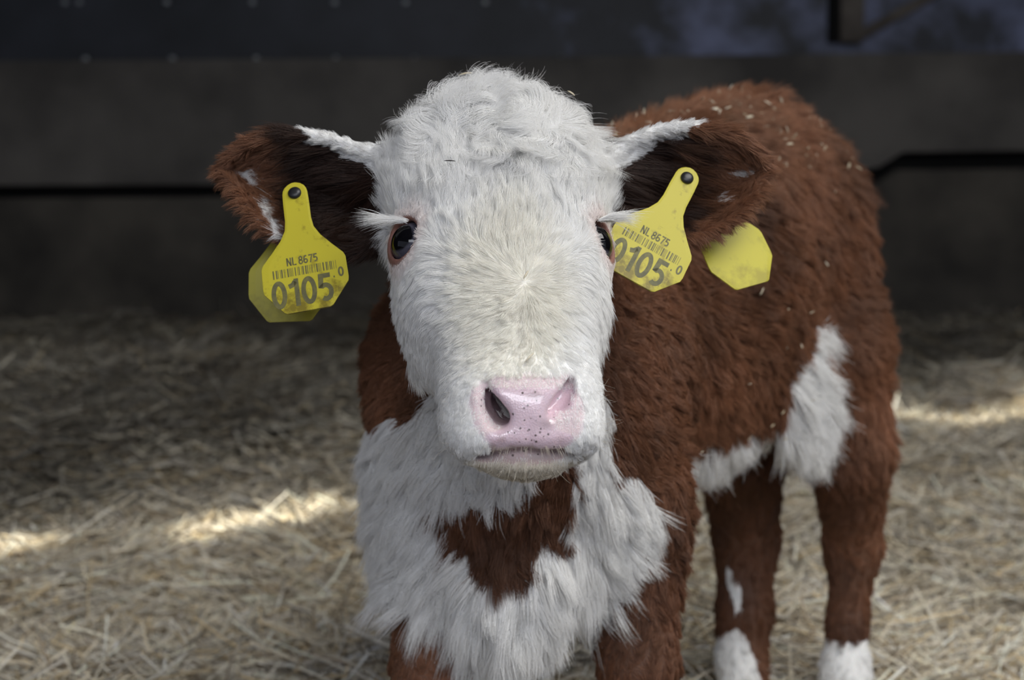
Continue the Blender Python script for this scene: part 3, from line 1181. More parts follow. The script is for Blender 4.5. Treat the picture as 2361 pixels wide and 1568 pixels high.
# --- short hair of the face
dens = np.where(HEADM, 3.4e6, 0.0)
dens = dens * (1 - 0.75 * smooth(400, 320, tpy))
wet_t = (tpy > 897) & (np.abs(tpx - 1218) < np.where((tpy > 945) & (tpy < 990), 62, 100))
dens[nose_t] *= np.where(wet_t[nose_t], 0.0, 0.45)
dens *= smooth(0.0208, 0.0240, eye_t)
dens *= 1 - mouth_t
ins_t = near_line(TC, [q[0] + FWD * .010 + RGT * .003 for q in NOSTRIL_L], .0075, .0095)
dens *= 1 - ins_t
P, Nn, G = scatter(dens)
px, py, d = project(P)
fx, fy = face_flow(px, py)
w = vnoise3(P, 60, 100)
w2 = vnoise3(P, 18, 101)
amp = 0.35 + 0.65 * smooth(700, 450, py)
T = tangent(pix_dir(fx + amp * (0.30 * w[:, 0] + 0.42 * w2[:, 0]), fy + amp * (0.22 * w[:, 1] + 0.2 * w2[:, 1])) + 0.5 * FWD * 0, Nn)
ed = lid_mask(P)
L = 0.0095 + 0.0085 * smooth(640, 430, py) - 0.004 * smooth(700, 820, py)
sidef = smooth(0.35, 0.05, -(Nn * norm(P - CAM)).sum(1)) * smooth(640, 760, py) * (G == G_HEAD) * smooth(1.185, 1.215, d)
nl = Nn @ RGT
jaw = (G == G_HEAD) * (smooth(-.45, -.8, nl) * smooth(735, 790, py) + smooth(.55, .85, nl) * smooth(670, 700, py) * smooth(830, 790, py)) * smooth(1.125, 1.15, d)
jaw = jaw * smooth(-.05, .45, vnoise(P, 70, 303))
L = L + 0.012 * sidef + 0.013 * jaw
L = L * (0.18 + 0.82 * smooth(0.020, 0.036, ed))
mz = (G == G_MUZ)
L = np.where(mz, 0.0036, L)
L = np.where(nose_mask(P, G), 0.0016, L)
L = L * (0.75 + 0.5 * rng.random(len(P)))
lift = np.where(py > 800, 0.26, 0.28 + 0.10 * smooth(560, 400, py)) + 0.3 * sidef + 0.25 * jaw
pts = strands(P, Nn, T, L, lift, 7, clump=np.where(mz, 0.3, 0.30 + 0.45 * smooth(700, 500, py)), cs=0.0048, wob=0.09, seed=21, curl=0.0003 + 0.0016 * smooth(620, 420, py), curl_f=0.7, lean_k=.12)
rad = np.tile(taper(7, 0.000125), (len(P), 1))
col = vary(coat(P, G), 0.05)
pinkish = smooth(0.031, 0.021, ed)[:, None] * 0.35
col = col * (1 - pinkish) + np.array([0.62, 0.42, 0.37]) * pinkish
add_curves('face_hair', pts, rad, col, m_hair, calf)
nh = len(P)

# --- curly poll
dens = np.where(poll_t, 1.5e6 * smooth(430, 300, tpy), 0.0)
P, Nn, G = scatter(dens)
px, py, d = project(P)
w = vnoise3(P, 55, 130)
w2 = vnoise3(P, 24, 131)
rx = (px - 1165) / 230
ry = (py - 330) / 150
D = pix_dir(rx * 0.35 + 0.9 * w[:, 0] + 0.9 * w2[:, 0], ry * 0.35 + 0.12 + 0.8 * w[:, 1] + 0.7 * w2[:, 1]) + 0.5 * w[:, 2:3] * FWD
T = tangent(D, Nn)
hi_ = smooth(430, 290, py)
L = (0.020 + 0.013 * hi_) * (1 - 0.4 * smooth(.65, 1.0, np.abs(rx))) * (0.85 + 0.25 * rng.random(len(P)))
pts = strands(P, Nn, T, L, (0.38 + 0.20 * hi_) * (1 - 0.5 * smooth(.6, .95, np.abs(rx))), 14, curl=0.0024 + 0.0030 * hi_, curl_f=1.25, clump=0.92, cs=0.0125, wob=0.055, seed=31, curve_k=1.2, lean_k=.17, loose=.12)
col = vary(coat(P, G), 0.05)
add_curves('poll_curls', pts, np.tile(taper(14, 0.000135), (len(P), 1)), col, m_hair, calf)
nh += len(P)

# --- ears
EARM = (TG == G_EARL) | (TG == G_EARR)
P, Nn, G = scatter(np.where(EARM, 1.9e6, 0.0))
px, py, d = project(P)
sg = np.where(G == G_EARL, -1.0, 1.0)
bx = np.where(G == G_EARL, (880 - px) / 380, (px - 1400) / 385)
cy_ = np.where(G == G_EARL, 420, 415)
rim = np.abs(py - cy_) / 130
w = vnoise3(P, 40, 150)
fyv = np.where(G == G_EARL, 0.35, 0.30) + 0.35 * (py - cy_) / 110
D = pix_dir(sg * 1.0 + 0.25 * w[:, 0], fyv + 0.40 * w[:, 1])
c_ = coat(P, G)
wh = c_.mean(1) > 0.5
rimw = (wh & (bx < 0.62) & (py < 400))[:, None]
D = np.where(rimw, pix_dir(sg, np.full(len(P), -0.22)), D)
front = (Nn @ FWD) < 0
T = tangent(D, Nn)
L = np.where(front, 0.016 + 0.014 * smooth(0.7, 0.2, bx), 0.009)
edge_ = np.maximum(smooth(0.55, 0.15, np.abs(Nn @ FWD)), smooth(70, 120, py - cy_))
L = L * (1 - 0.5 * edge_)
L = L * (0.6 + 0.7 * rng.random(len(P))) * np.where(front, 1 - 0.45 * smooth(0.55, 1.0, bx), 1)
c_ = coat(P, G)
wh = c_.mean(1) > 0.5
L = np.where(wh & (bx < 0.62), 0.0065, L)
pts = strands(P, Nn, T, L, np.where(wh & (bx < .62), 0.26, np.where(front, 0.42, 0.30)), 8, clump=np.where(wh & (bx < .62), 0.25, 0.70), cs=0.0055, wob=0.10, seed=41, curl=0.0012, curl_f=0.5, grav=0.12)
c_ = vary(c_, 0.16)
add_curves('ear_hair', pts, np.tile(taper(8, 0.00014), (len(P), 1)), c_, m_hair, calf)
nh += len(P)

# --- shaggy throat and chest
tc_ = coat(TC, TG)
CHM = ((TG == G_NECK) | (TG == G_TRUNK) | (TG == G_FL) | (TG == G_FR)) & (td < 1.42) & (tc_.mean(1) > 0.4)
CHM |= ((TG == G_NECK) & (td < 1.36) & in_poly(tpx, tpy, P_HEART))
P, Nn, G = scatter(np.where(CHM, 1.25e6, 0.0))
px, py, d = project(P)
w = vnoise3(P, 30, 170)
D = pix_dir((px - 1180) / 330 + 0.35 * w[:, 0], 0.9 + 0.35 * w[:, 1] + 0 * px)
T = tangent(D, Nn)
c_ = coat(P, G)
wh = c_.mean(1) > 0.4
L = np.where(wh, np.where(d < 1.27, 0.025, 0.036), 0.026) * (0.7 + 0.6 * rng.random(len(P))) * (0.75 + 0.4 * smooth(1200, 1450, py))
pts = strands(P, Nn, T, L, 0.62, 8, clump=0.68, cs=0.012, wob=0.12, seed=51, curl=0.0020, curl_f=0.6, grav=0.35, curve_k=0.9)
add_curves('chest_fur', pts, np.tile(taper(8, 0.00022, 0.1), (len(P), 1)), vary(c_, 0.06), m_hair, calf)
nh += len(P)

# --- body coat
BM = ~HEADM & ~EARM & ~CHM
leg = (TG >= G_FL)
P, Nn, G = scatter(np.where(BM, np.where(td < 1.42, 0.8e6, 0.42e6), 0.0))
px, py, d = project(P)
w = vnoise3(P, 16, 190)
w2 = vnoise3(P, 40, 191)
along = np.array([0.56, 0.83, 0.0])
D = np.tile(along * 0.7 + np.array([0, 0, -0.6]), (len(P), 1))
lg = (G >= G_FL) & (P[:, 2] < 0.40)
D[lg] = np.array([0.05, 0.1, -1.0])
D = D + 0.55 * w + 0.25 * w2
T = tangent(D, Nn)
top = smooth(0.55, 0.72, P[:, 2])
L = np.where(d < 1.45, 0.013, 0.018) + 0.008 * top
lowleg = smooth(0.34, 0.20, P[:, 2]) * (G >= G_FL)
L = L * (1 - 0.55 * lowleg)
c_ = coat(P, G)
L = np.where((c_.mean(1) > 0.4) & (d > 1.42) & ~lg, 0.034, L) * (0.7 + 0.6 * rng.random(len(P)))
pts = strands(P, Nn, T, L, 0.42 + 0.3 * top - 0.2 * lowleg, 6, clump=0.72, cs=0.014, wob=0.15, seed=61, grav=0.2, curl=0.0018 * (0.4 + top) * (1 - lowleg), curl_f=0.6)
dust = np.clip(vnoise(P, 70, 192), 0, 1)[:, None] * smooth(0.6, 0.7, P[:, 2])[:, None] * smooth(1.86, 1.6, d)[:, None]
c_ = c_ * (1 - 0.35 * dust) + np.array([0.42, 0.30, 0.20]) * 0.35 * dust
add_curves('body_hair', pts, np.tile(taper(6, 0.00030, 0.2), (len(P), 1)), vary(c_, 0.14), m_hair, calf)
nh += len(P)
print('hairs', nh)


# --- eyelashes and whiskers
def lash(root0, root1, tip0, tip1, n, K=8, r=0.00010, droop=0.002, spread=0.0015, name='eyelashes', colr=(0.80, 0.79, 0.76)):
    t = rng.random(n)
    A_ = root0 + (root1 - root0) * t[:, None] + rng.normal(size=(n, 3)) * 0.0007
    B_ = tip0 + (tip1 - tip0) * (t + 0.25 * rng.normal(size=n))[:, None] + rng.normal(size=(n, 3)) * spread
    ln = (0.35 + 0.75 * rng.random(n))[:, None]
    B_ = A_ + (B_ - A_) * ln
    sv = np.linspace(0, 1, K)[None, :, None]
    pts = A_[:, None] * (1 - sv) + B_[:, None] * sv
    pts = pts + np.array([0, 0, 1.0]) * (droop * np.sin(np.pi * sv) * (0.4 + rng.random((n, 1, 1))))
    return pts


pl = lash(W(900, 512, 1.116), W(940, 510, 1.105), W(826, 494, 1.125), W(832, 520, 1.115), 340, spread=.0026)
pr = lash(W(1380, 508, 1.118), W(1404, 508, 1.130), W(1482, 492, 1.128), W(1466, 518, 1.125), 300, spread=.0026)
pk = lash(W(905, 600, 1.112), W(950, 612, 1.108), W(880, 632, 1.11), W(925, 640, 1.10), 14, spread=.002)
for nm_, q in (('eyelashes', pl), ('eyelashes', pr)):
    add_curves(nm_, q, np.tile(taper(8, 0.00011), (len(q), 1)), vary(np.tile(WHITE, (len(q), 1)), 0.04), m_hair, calf)

wp, K = [], 10


def whisk(px, py, d, dx, dy, L, bend):
    a_ = W(px, py, d)
    dir_ = norm(dx * RGT - dy * UPV - 0.25 * FWD)
    q = [a_]
    up_ = UPV * bend
    for k in range(K - 1):
        dir_ = norm(dir_ + up_ * 0.12)
        q.append(q[-1] + dir_ * L / (K - 1))
    wp.append(q)


for _ in range(46):
    y = random.uniform(875, 1035)
    x = np.interp(y, [870, 920, 980, 1035], [1352, 1362, 1374, 1378])
    whisk(x - random.uniform(0, 14), y, 1.045 + random.uniform(-.01, .012), 1, random.uniform(-.35, .3), random.uniform(.009, .021), random.uniform(-1.2, 1.0))
for _ in range(22):
    whisk(random.uniform(1040, 1075), random.uniform(900, 1030), 1.03, -1, random.uniform(-.1, .5), random.uniform(.006, .017), random.uniform(-.6, .6))
for _ in range(60):
    x = random.uniform(1115, 1310)
    whisk(x, random.uniform(1022, 1040), 1.012, (x - 1215) / 160, 1, random.uniform(.004, .009), random.uniform(-.5, .3))
for _ in range(24):
    x = random.uniform(1130, 1285)
    whisk(x, random.uniform(1062, 1085), 1.022, (x - 1205) / 110, 1, random.uniform(.006, .016), random.uniform(-.4, 1.4))
wp = np.array(wp)
add_curves('whiskers', wp, np.tile(taper(K, 0.00007, 0.3), (len(wp), 1)), vary(np.tile(np.array([0.66, 0.60, 0.50]), (len(wp), 1)), 0.1), m_hair, calf)


# ------------------------------------------------------------------ ear tags
def tag_mat(name, c, dirt_scale=60, dirty=0.5):
    m, nt, b = mat_new(name)
    N = nt.nodes
    tc = N.new('ShaderNodeTexCoord')
    n1 = N.new('ShaderNodeTexNoise'); n1.inputs['Scale'].default_value = dirt_scale; n1.inputs['Detail'].default_value = 8; n1.inputs['Roughness'].default_value = 0.7
    r1 = N.new('ShaderNodeValToRGB')
    r1.color_ramp.elements[0].position = 0.58; r1.color_ramp.elements[0].color = (0, 0, 0, 1)
    r1.color_ramp.elements[1].position = 0.74; r1.color_ramp.elements[1].color = (1, 1, 1, 1)
    # more dirt towards the lower edge (local -Y)
    sp = N.new('ShaderNodeSeparateXYZ')
    mr = N.new('ShaderNodeMapRange')
    mr.inputs['From Min'].default_value = -0.060; mr.inputs['From Max'].default_value = -0.088
    mr.inputs['To Min'].default_value = 0.02; mr.inputs['To Max'].default_value = 0.20
    ad = N.new('ShaderNodeMath'); ad.operation = 'ADD'
    mul = N.new('ShaderNodeMath'); mul.operation = 'MULTIPLY'; mul.inputs[1].default_value = dirty
    mx = N.new('ShaderNodeMix'); mx.data_type = 'RGBA'
    mx.inputs['A'].default_value = (*c, 1); mx.inputs['B'].default_value = (0.10, 0.065, 0.012, 1)
    L = nt.links.new
    L(tc.outputs['Object'], n1.inputs['Vector']); L(tc.outputs['Object'], sp.inputs[0]); L(sp.outputs['Y'], mr.inputs['Value'])
    L(n1.outputs['Fac'], ad.inputs[0]); L(mr.outputs[0], ad.inputs[1]); L(ad.outputs[0], r1.inputs[0])
    L(r1.outputs['Color'], mul.inputs[0]); L(mul.outputs[0], mx.inputs['Factor']); L(mx.outputs['Result'], b.inputs['Base Color'])
    b.inputs['Roughness'].default_value = 0.45
    b.inputs['Specular IOR Level'].default_value = 0.35
    b.inputs['Subsurface Weight'].default_value = 0.1
    b.inputs['Subsurface Radius'].default_value = (0.003, 0.002, 0.0005)
    return m


m_yel = tag_mat('yellow_tag_plastic', (0.46, 0.40, 0.03), 70, 0.75)
m_yel2 = tag_mat('yellow_tag_plastic_clean', (0.46, 0.41, 0.03), 45, 0.35)
m_ink, nt, b = mat_new('tag_ink')
N = nt.nodes
tc = N.new('ShaderNodeTexCoord'); n1 = N.new('ShaderNodeTexNoise'); n1.inputs['Scale'].default_value = 300
r1 = N.new('ShaderNodeValToRGB')
r1.color_ramp.elements[0].position = .35; r1.color_ramp.elements[0].color = (0.085, 0.080, 0.035, 1)
r1.color_ramp.elements[1].position = .75; r1.color_ramp.elements[1].color = (0.15, 0.135, 0.04, 1)
nt.links.new(tc.outputs['Object'], n1.inputs['Vector']); nt.links.new(n1.outputs['Fac'], r1.inputs[0]); nt.links.new(r1.outputs[0], b.inputs['Base Color'])
b.inputs['Roughness'].default_value = 0.6
m_ink2, _, b = mat_new('tag_ink_faint')
b.inputs['Base Color'].default_value = (0.34, 0.28, 0.04, 1)
m_pin, _, b = mat_new('tag_pin_black')
b.inputs['Base Color'].default_value = (0.012, 0.012, 0.014, 1); b.inputs['Roughness'].default_value = 0.4

HALF = [(0.0085, 0.0), (0.0088, -.008), (0.0088, -.020), (0.0098, -.027), (0.0135, -.034), (0.0200, -.042), (0.0270, -.050), (0.0282, -.053), (0.0285, -.068), (0.0280, -.071), (0.0160, -.0865), (0.0140, -.0875)]


def plate_outline(n_top=9):
    pts = []
    for k in range(n_top + 1):
        a_ = math.pi * k / n_top
        pts.append((0.0085 * math.cos(a_), 0.0085 * math.sin(a_)))
    left = [(-x, y) for x, y in HALF[1:]]
    right = [(x, y) for x, y in HALF[1:]][::-1]
    return pts + left + right


def tag_plate(name, frame, mat, parent, bend=lambda x, y: 0.0, th=0.0016):
    """grid-cut plate so that it can bend; frame maps local (x, y, z) to the world"""
    ol = plate_outline()
    ys = sorted({round(y, 5) for _, y in ol} | {round(-0.0875 + 0.004 * k, 5) for k in range(24)})
    v, f = [], []
    NX = 12

    def hwid(y):
        if y >= 0:
            return math.sqrt(max(0.0085 ** 2 - y * y, 1e-10))
        return float(np.interp(-y, [-p[1] for p in HALF], [p[0] for p in HALF]))
    ys = [y for y in ys if y <= 0.0085]
    for zs in (1, -1):
        for y in ys:
            h_ = hwid(y)
            for i in range(NX + 1):
                x = h_ * (2 * i / NX - 1)
                ed_ = 1 - 0.35 * (abs(2 * i / NX - 1) > 0.99)
                v.append((x, y, zs * th / 2 * ed_ + bend(x, y)))
    m_ = len(ys) * (NX + 1)
    for r_ in range(len(ys) - 1):
        for i in range(NX):
            a_ = r_ * (NX + 1) + i
            f.append((a_, a_ + 1, a_ + NX + 2, a_ + NX + 1))
            f.append((m_ + a_, m_ + a_ + NX + 1, m_ + a_ + NX + 2, m_ + a_ + 1))
    for r_ in range(len(ys) - 1):
        for i in (0, NX):
            a_ = r_ * (NX + 1) + i
            b_ = a_ + NX + 1
            f.append((a_, b_, m_ + b_, m_ + a_) if i == 0 else (a_, m_ + a_, m_ + b_, b_))
    for i in range(NX):
        f.append((i, m_ + i, m_ + i + 1, i + 1))
        a_ = (len(ys) - 1) * (NX + 1) + i
        f.append((a_, a_ + 1, m_ + a_ + 1, m_ + a_))
    me = bpy.data.meshes.new(name)
    me.from_pydata(v, [], f)
    me.materials.append(mat)
    me.update()
    o = bpy.data.objects.new(name, me)
    sc.collection.objects.link(o)
    o.parent = parent
    o.matrix_parent_inverse = parent.matrix_world.inverted()
    o.matrix_world = frame
    bv = o.modifiers.new('bevel', 'BEVEL'); bv.width = 0.0004; bv.segments = 2; bv.limit_method = 'ANGLE'
    return o


def frame_from(top, down, right, shift=0.0):
    """origin at the pin, local -Y along 'down', local X along 'right', local Z to the viewer"""
    y = -norm(down)
    x = norm(right - np.dot(right, y) * y)
    z = np.cross(x, y)
    M = Matrix.Identity(4)
    for i in range(3):
        M[i][0], M[i][1], M[i][2], M[i][3] = x[i] * 1.10, y[i] * 1.14, z[i], (top + z * shift)[i]
    return M


def arc(cx, cy, rx, ry, a0, a1, n=14):
    return [(cx + rx * math.cos(math.radians(a0 + (a1 - a0) * k / n)), cy + ry * math.sin(math.radians(a0 + (a1 - a0) * k / n))) for k in range(n + 1)]


# grotesque letter shapes as centre lines in a box 0.6 wide and 1 high
GLYPH = {
    '0': [(arc(.28, .5, .20, .42, 90, 450, 36), True)],
    '1': [([(.34, .0), (.34, 1.0)], False), ([(.06, .74), (.20, .78), (.30, .90)], False)],
    '5': [([(.50, .92), (.15, .92), (.11, .50)] + arc(.28, .33, .20, .25, 128, -128, 20), False)],
    '6': [(arc(.28, .30, .20, .22, 0, 360, 26), True), (arc(.30, .44, .22, .48, 60, 195, 14), False)],
    '7': [([(.05, .92), (.50, .92), (.36, .55), (.24, 0)], False)],
    '8': [(arc(.28, .71, .165, .21, 0, 360, 24), True), (arc(.28, .27, .20, .23, 0, 360, 26), True)],
    'N': [([(.08, 0), (.08, 1)], False), ([(.08, .95), (.50, .05)], False), ([(.50, 1), (.50, 0)], False)],
    'L': [([(.08, 1), (.08, .07), (.50, .07)], False)],
    'V': [([(.04, 1), (.28, 0), (.52, 1)], False)],
    '.': [([(.10, .0), (.10, .17)], False)],
}
ADV = {'0': .60, '1': .50, '5': .60, '6': .60, '7': .58, '8': .60, 'N': .68, 'L': .60, 'V': .60, ' ': .16, '.': .25}


def text_on(name, txt, h, x, y, parent, frame, mat, z, stroke, sx_=1.0):
    """printed characters, capital height h, centred on x, y"""
    wtot = sum(ADV[c_] for c_ in txt)
    v, f = [], []
    cur = -wtot / 2
    for c_ in txt:
        for line, closed in GLYPH.get(c_, []):
            L_ = np.array(line, float)
            if closed:
                L_ = L_[:-1]
            n = len(L_)
            k0 = len(v)
            for i in range(n):
                if closed:
                    a_, b_ = L_[(i - 1) % n], L_[(i + 1) % n]
                else:
                    a_, b_ = L_[max(i - 1, 0)], L_[min(i + 1, n - 1)]
                t_ = (b_ - a_) / max(np.linalg.norm(b_ - a_), 1e-9)
                nn_ = np.array([-t_[1], t_[0]])
                m_ = 1.0
                if 0 < i < n - 1 or closed:
                    t1 = L_[i] - L_[(i - 1) % n]
                    t1 = t1 / max(np.linalg.norm(t1), 1e-9)
                    m_ = 1 / max(abs(np.dot(nn_, np.array([-t1[1], t1[0]]))), .6)
                for sg_ in (1, -1):
                    q = L_[i] + nn_ * sg_ * stroke / 2 * m_
                    v.append(((q[0] + cur) * h * sx_ + x, (q[1] - .5) * h + y, z))
            for i in range(n if closed else n - 1):
                a0 = k0 + 2 * i
                b0 = k0 + 2 * ((i + 1) % n)
                f.append((a0, a0 + 1, b0 + 1, b0))
        cur += ADV[c_]
    me = bpy.data.meshes.new(name)
    me.from_pydata(v, [], f)
    me.materials.append(mat)
    o = bpy.data.objects.new(name, me)
    sc.collection.objects.link(o)
    o.parent = parent
    o.matrix_parent_inverse = parent.matrix_world.inverted()
    o.matrix_world = frame
    sd = o.modifiers.new('print', 'SOLIDIFY')
    sd.thickness = 0.00008
    return o


def bars(frame, parent, mat, z, x0, x1, y, h, seed):
    r_ = random.Random(seed)
    v, f = [], []
    x = x0
    while x < x1:
        w_ = r_.choice([0.0003, 0.0003, 0.0006, 0.0009])
        k = len(v)
        for (a_, b_) in ((x, y - h / 2), (x + w_, y - h / 2), (x + w_, y + h / 2), (x, y + h / 2)):
            v.append((a_, b_, z))
        for (a_, b_) in ((x, y - h / 2), (x + w_, y - h / 2), (x + w_, y + h / 2), (x, y + h / 2)):
            v.append((a_, b_, z - 0.0001))
        f += [(k, k + 1, k + 2, k + 3), (k + 7, k + 6, k + 5, k + 4), (k, k + 4, k + 5, k + 1), (k + 1, k + 5, k + 6, k + 2), (k + 2, k + 6, k + 7, k + 3), (k + 3, k + 7, k + 4, k)]
        x += w_ + r_.choice([0.0004, 0.0005, 0.0009, 0.0012])
    me = bpy.data.meshes.new('barcode')
    me.from_pydata(v, [], f)
    me.materials.append(mat)
    o = bpy.data.objects.new('barcode', me)
    sc.collection.objects.link(o)
    o.parent = parent
    o.matrix_parent_inverse = parent.matrix_world.inverted()
    o.matrix_world = frame
    return o


def disc_pin(name, c, axis, r, h, parent, mat):
    return dome(name, c, r, h, axis, mat, 20, parent)


def ear_tag(label, top, down, right, btop, bdown, bright, dx_small):
    root = empty('ear_tag', top)
    tag(root, label, 'ear tag', 'yellow ear tags')
    bpy.context.view_layer.update()
    F = frame_from(top, down, right)
    plate = tag_plate('front_plate', F, m_yel, root)
    z = 0.0009
    bpy.context.view_layer.update()
    text_on('lettering', 'LV', 0.0017, -0.0005, -0.0440, plate, F, m_ink2, z, .14)
    text_on('lettering', 'NL 8675', 0.0060, -0.0005, -0.0505, plate, F, m_ink, z, .17, .92)
    bars(F, plate, m_ink, z, -0.0210, 0.0215, -0.0583, 0.0062, 11)
    text_on('lettering', '0105', 0.0200, -0.0025, -0.0733, plate, F, m_ink, z, .17, .90)
    text_on('lettering', '0', 0.0070, 0.0240, -0.0640, plate, F, m_ink, z, .18, .95)
    text_on('lettering', '.', 0.0070, 0.0192, -0.0640, plate, F, m_ink, z, .14, .95)
    FB = frame_from(btop, bdown, bright)
    tag_plate('back_plate', FB, m_yel2, root)
    zf = np.array([F[i][2] for i in range(3)])
    disc_pin('pin_head', top + zf * 0.0008, zf, 0.0050, 0.0030, root, m_pin)
    # stem through the ear to the back plate
    ax = btop - top
    t_ = norm(np.cross(ax, [0, 0, 1.0]))
    s_ = norm(np.cross(ax, t_))
    v, f = [], []
    for q in (top, btop):
        for k in range(10):
            an = 2 * math.pi * k / 10
            v.append(q + 0.0026 * (math.cos(an) * t_ + math.sin(an) * s_))
    for k in range(10):
        f.append((k, (k + 1) % 10, 10 + (k + 1) % 10, 10 + k))
    mesh_obj('pin_stem', v, f, m_pin, root)
    return root


def pv(a_, b_):
    return b_ - a_


tl0 = W(680, 447, 1.176)
ear_tag('yellow ear tag hanging fully in view, its back plate peeking out close behind it',
        tl0, pv(tl0, W(716, 738, 1.128)), pv(W(650, 610, 1.14), W(760, 592, 1.14)),
        W(664, 452, 1.232), pv(W(664, 452, 1.232), W(668, 752, 1.215)), pv(W(570, 640, 1.22), W(680, 640, 1.22)), 0)
tr0 = W(1583, 412, 1.184)
ear_tag('yellow ear tag partly behind the eye and lashes, its blank back plate swung wide aside',
        tr0, pv(tr0, W(1455, 655, 1.140)), pv(W(1430, 560, 1.15), W(1540, 622, 1.15)),
        W(1612, 398, 1.236), pv(W(1612, 398, 1.236), W(1728, 645, 1.215)), pv(W(1620, 660, 1.215), W(1730, 598, 1.245)), 0)


# ------------------------------------------------------------------ straw bedding
m_straw, nt, b = mat_new('straw')
N = nt.nodes
ac = N.new('ShaderNodeAttribute'); ac.attribute_name = 'coat'
nt.links.new(ac.outputs['Color'], b.inputs['Base Color'])
b.inputs['Roughness'].default_value = 0.45
b.inputs['Specular IOR Level'].default_value = 0.4


def straw_field(n, y0, y1, zlift, lmin, lmax, rmin, rmax, fresh):
    y = y0 + (y1 - y0) * rng.random(n)
    hwid_ = y * 0.345 + 0.95
    x = (rng.random(n) * 2 - 1) * hwid_
    P0 = np.stack([x, y, floor_h(x, y)], 1)
    wn = vnoise(P0, 3.3, 201)
    lump = np.clip(vnoise(P0, 5.5, 202), -0.3, 1)
    P0[:, 2] += zlift * rng.random(n) * (0.5 + lump) + 0.012 * lump + 0.004
    an = rng.random(n) * 2 * math.pi + wn * 2
    pit = rng.normal(size=n) * 0.22
    D = np.stack([np.cos(an) * np.cos(pit), np.sin(an) * np.cos(pit) * 0.9, np.sin(pit)], 1)
    L = lmin + (lmax - lmin) * rng.random(n) ** 1.6
    bend = rng.normal(size=(n, 3)) * 0.25
    K = 5
    pts = np.empty((n, K, 3))
    t = np.linspace(-0.5, 0.5, K)
    for k in range(K):
        pts[:, k] = P0 + D * (L * t[k])[:, None] + bend * (L * (t[k] ** 2))[:, None]
    fl = floor_h(pts[..., 0].ravel(), pts[..., 1].ravel()).reshape(n, K)
    pts[..., 2] = np.maximum(pts[..., 2], fl + 0.002)
    rad = np.repeat((rmin + (rmax - rmin) * rng.random(n))[:, None], K, 1)
    pal = np.array([[.60, .53, .40], [.76, .70, .56], [.48, .44, .37], [.28, .22, .15], [.55, .44, .27], [.68, .64, .55], [.20, .17, .13]])
    pr_ = np.array([.26, .16, .22, .10, .10, .12, .04])
    c = pal[rng.choice(len(pal), n, p=pr_)]
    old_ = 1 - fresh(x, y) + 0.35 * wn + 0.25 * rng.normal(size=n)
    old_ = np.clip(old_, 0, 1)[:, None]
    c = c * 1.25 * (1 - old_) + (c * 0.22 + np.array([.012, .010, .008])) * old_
    return pts, rad, vary(c, 0.15)


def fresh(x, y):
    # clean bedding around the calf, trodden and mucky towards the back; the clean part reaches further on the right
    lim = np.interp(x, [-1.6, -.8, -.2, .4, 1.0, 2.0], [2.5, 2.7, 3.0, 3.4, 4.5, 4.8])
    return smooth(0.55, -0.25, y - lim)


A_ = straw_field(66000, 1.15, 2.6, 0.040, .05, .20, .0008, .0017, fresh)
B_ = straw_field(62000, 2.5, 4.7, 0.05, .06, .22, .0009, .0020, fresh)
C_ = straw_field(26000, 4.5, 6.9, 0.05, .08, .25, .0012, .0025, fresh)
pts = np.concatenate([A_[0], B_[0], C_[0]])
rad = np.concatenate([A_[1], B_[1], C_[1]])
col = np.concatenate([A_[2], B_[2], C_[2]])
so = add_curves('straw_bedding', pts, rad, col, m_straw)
tag(so, 'loose pale straw bedding covering the barn floor around the calf', 'straw', kind='stuff')

# ------------------------------------------------------------------ chaff in the coat and single bits on the head
m_chaff = noise_mat('chaff', (0.50, 0.42, 0.28), (0.74, 0.68, 0.54), 40, 0.5)


def sliver(c, axis, nrm, ln, wd, th=0.0012):
    """a bent, pointed sliver of straw"""
    axis = norm(axis)
    s_ = norm(np.cross(nrm, axis))
    n_ = np.cross(axis, s_)
    v = []
    prof = [(-.5, .35, 0), (-.25, .9, .12), (.1, 1.0, .16), (.38, .7, .08), (.5, .15, -.02)]
    for t, w_, z in prof:
        for sx_, sz_ in ((-1, -.3), (0, 1), (1, -.3), (0, -1)):
            v.append(c + axis * ln * t + s_ * wd * .5 * w_ * sx_ + n_ * (th * .5 * sz_ * w_ + ln * z * .4))
    f = []
    for q in range(4):
        for k in range(4):
            k2 = (k + 1) % 4
            f.append((q * 4 + k, q * 4 + k2, q * 4 + 4 + k2, q * 4 + 4 + k))
    f += [(3, 2, 1, 0), (16, 17, 18, 19)]
    return v, f


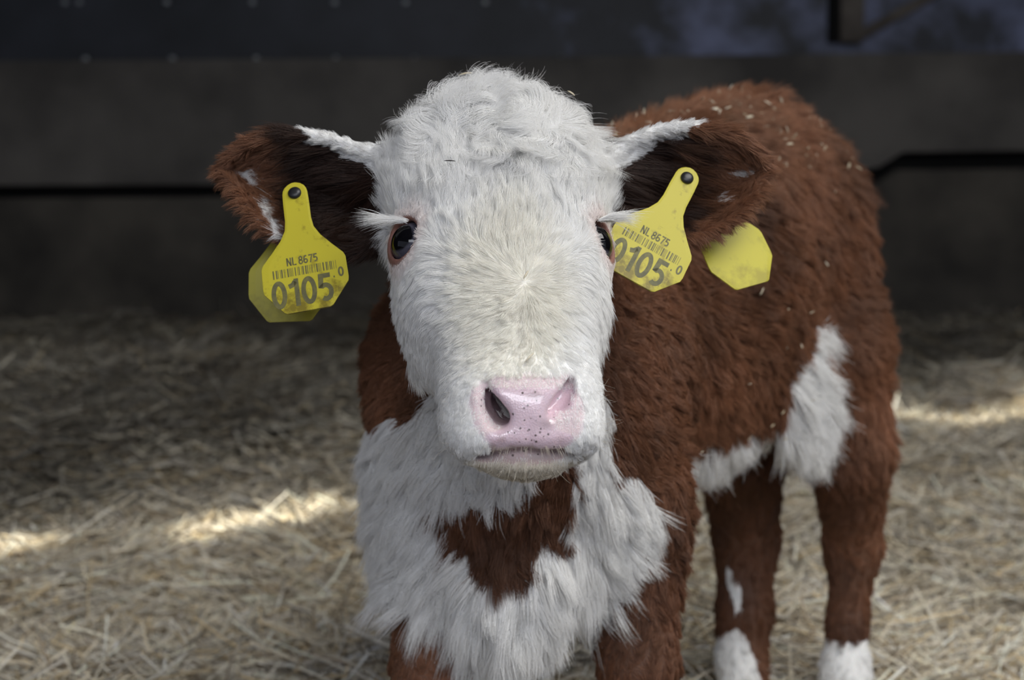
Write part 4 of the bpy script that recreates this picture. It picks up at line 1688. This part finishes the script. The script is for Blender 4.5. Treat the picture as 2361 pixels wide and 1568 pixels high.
vv, ff_ = [], []
cand = np.nonzero((VG == G_TRUNK) & (V[:, 2] > 0.60))[0]
cx_, cy2, cd_ = project(V[cand])
wts = smooth(.58, .72, V[cand, 2]) * (-(VN[cand] * norm(V[cand] - CAM)).sum(1) > -0.1) * (cx_ > 1380)
wts = wts / wts.sum()
for i in rng.choice(cand, 130, p=wts, replace=False):
    v, f = sliver(V[i] + VN[i] * rng.uniform(.008, .015), rng.normal(size=3) + np.array([.5, 0, 0]), VN[i], rng.uniform(.004, .011), rng.uniform(.0015, .004))
    k = len(vv)
    vv += v
    ff_ += [tuple(a_ + k for a_ in q) for q in f]
cand = np.nonzero((VG == G_TRUNK) & (VN @ FWD < 0) & (V[:, 2] > .38))[0]
for i in rng.choice(cand, 34, replace=False):
    v, f = sliver(V[i] + VN[i] * .010, rng.normal(size=3), VN[i], rng.uniform(.004, .010), .002)
    k = len(vv)
    vv += v
    ff_ += [tuple(a_ + k for a_ in q) for q in f]
ch = mesh_obj('straw_chaff', vv, ff_, m_chaff)
tag(ch, 'pale chaff and straw crumbs caught in the red-brown hair of the back', 'chaff', kind='stuff')


def surf_at(px, py):
    """body point and normal seen at a pixel"""
    e_ = np.hypot(npx - px, npy - py) + np.where(VN @ FWD < 0, 0, 500) + np.maximum(nd - 1.2, 0) * 5000
    k = int(np.argmin(e_))
    return V[k], VN[k]


m_twig = noise_mat('dark_twig', (0.05, 0.045, 0.04), (0.10, 0.09, 0.08), 60, 0.7)
m_seed = noise_mat('seed_husk', (0.10, 0.09, 0.06), (0.30, 0.25, 0.14), 300, 0.5)
for (px, py, ax_, ln, wd, lift_, mt_, nm_, lb) in [
    (1219, 832, (0.5, 0, 0.9), .0100, .0012, .004, m_chaff, 'straw_piece', 'short straw piece lying on the bridge of the nose above the nostrils'),
    (1208, 645, (0.35, 0, 0.9), .0080, .0014, .006, m_chaff, 'straw_piece', 'tiny pale straw piece in the hair whorl between the eyes'),
    (1045, 396, (1, 0, -0.25), .0085, .0008, .012, m_twig, 'twig', 'thin dark twig caught in the white forehead hair'),
    (1085, 235, (0.5, 0, 1), .0110, .0012, .021, m_chaff, 'straw_piece', 'thin straw piece standing in the curls on top of the head'),
    (1290, 255, (1, 0, 0), .0065, .0018, .020, m_chaff, 'straw_piece', 'short straw piece in the head curls, nearest the red-brown back'),
    (1141, 911, (1, 0, .4), .0042, .0030, .0006, m_seed, 'seed_husk', 'dark seed husk stuck on the pink nose beside the open nostril'),
    (1196, 947, (.15, 0, 1), .0040, .0010, .0006, m_chaff, 'straw_piece', 'tiny straw crumb on the middle of the pink nose'),
]:
    c, n_ = surf_at(px, py)
    v, f = sliver(c + n_ * lift_, np.array(ax_, float) - np.dot(ax_, n_) * n_, n_, ln, wd)
    o = mesh_obj(nm_, v, f, mt_)
    tag(o, lb, 'straw' if nm_ == 'straw_piece' else nm_.split('_')[0])
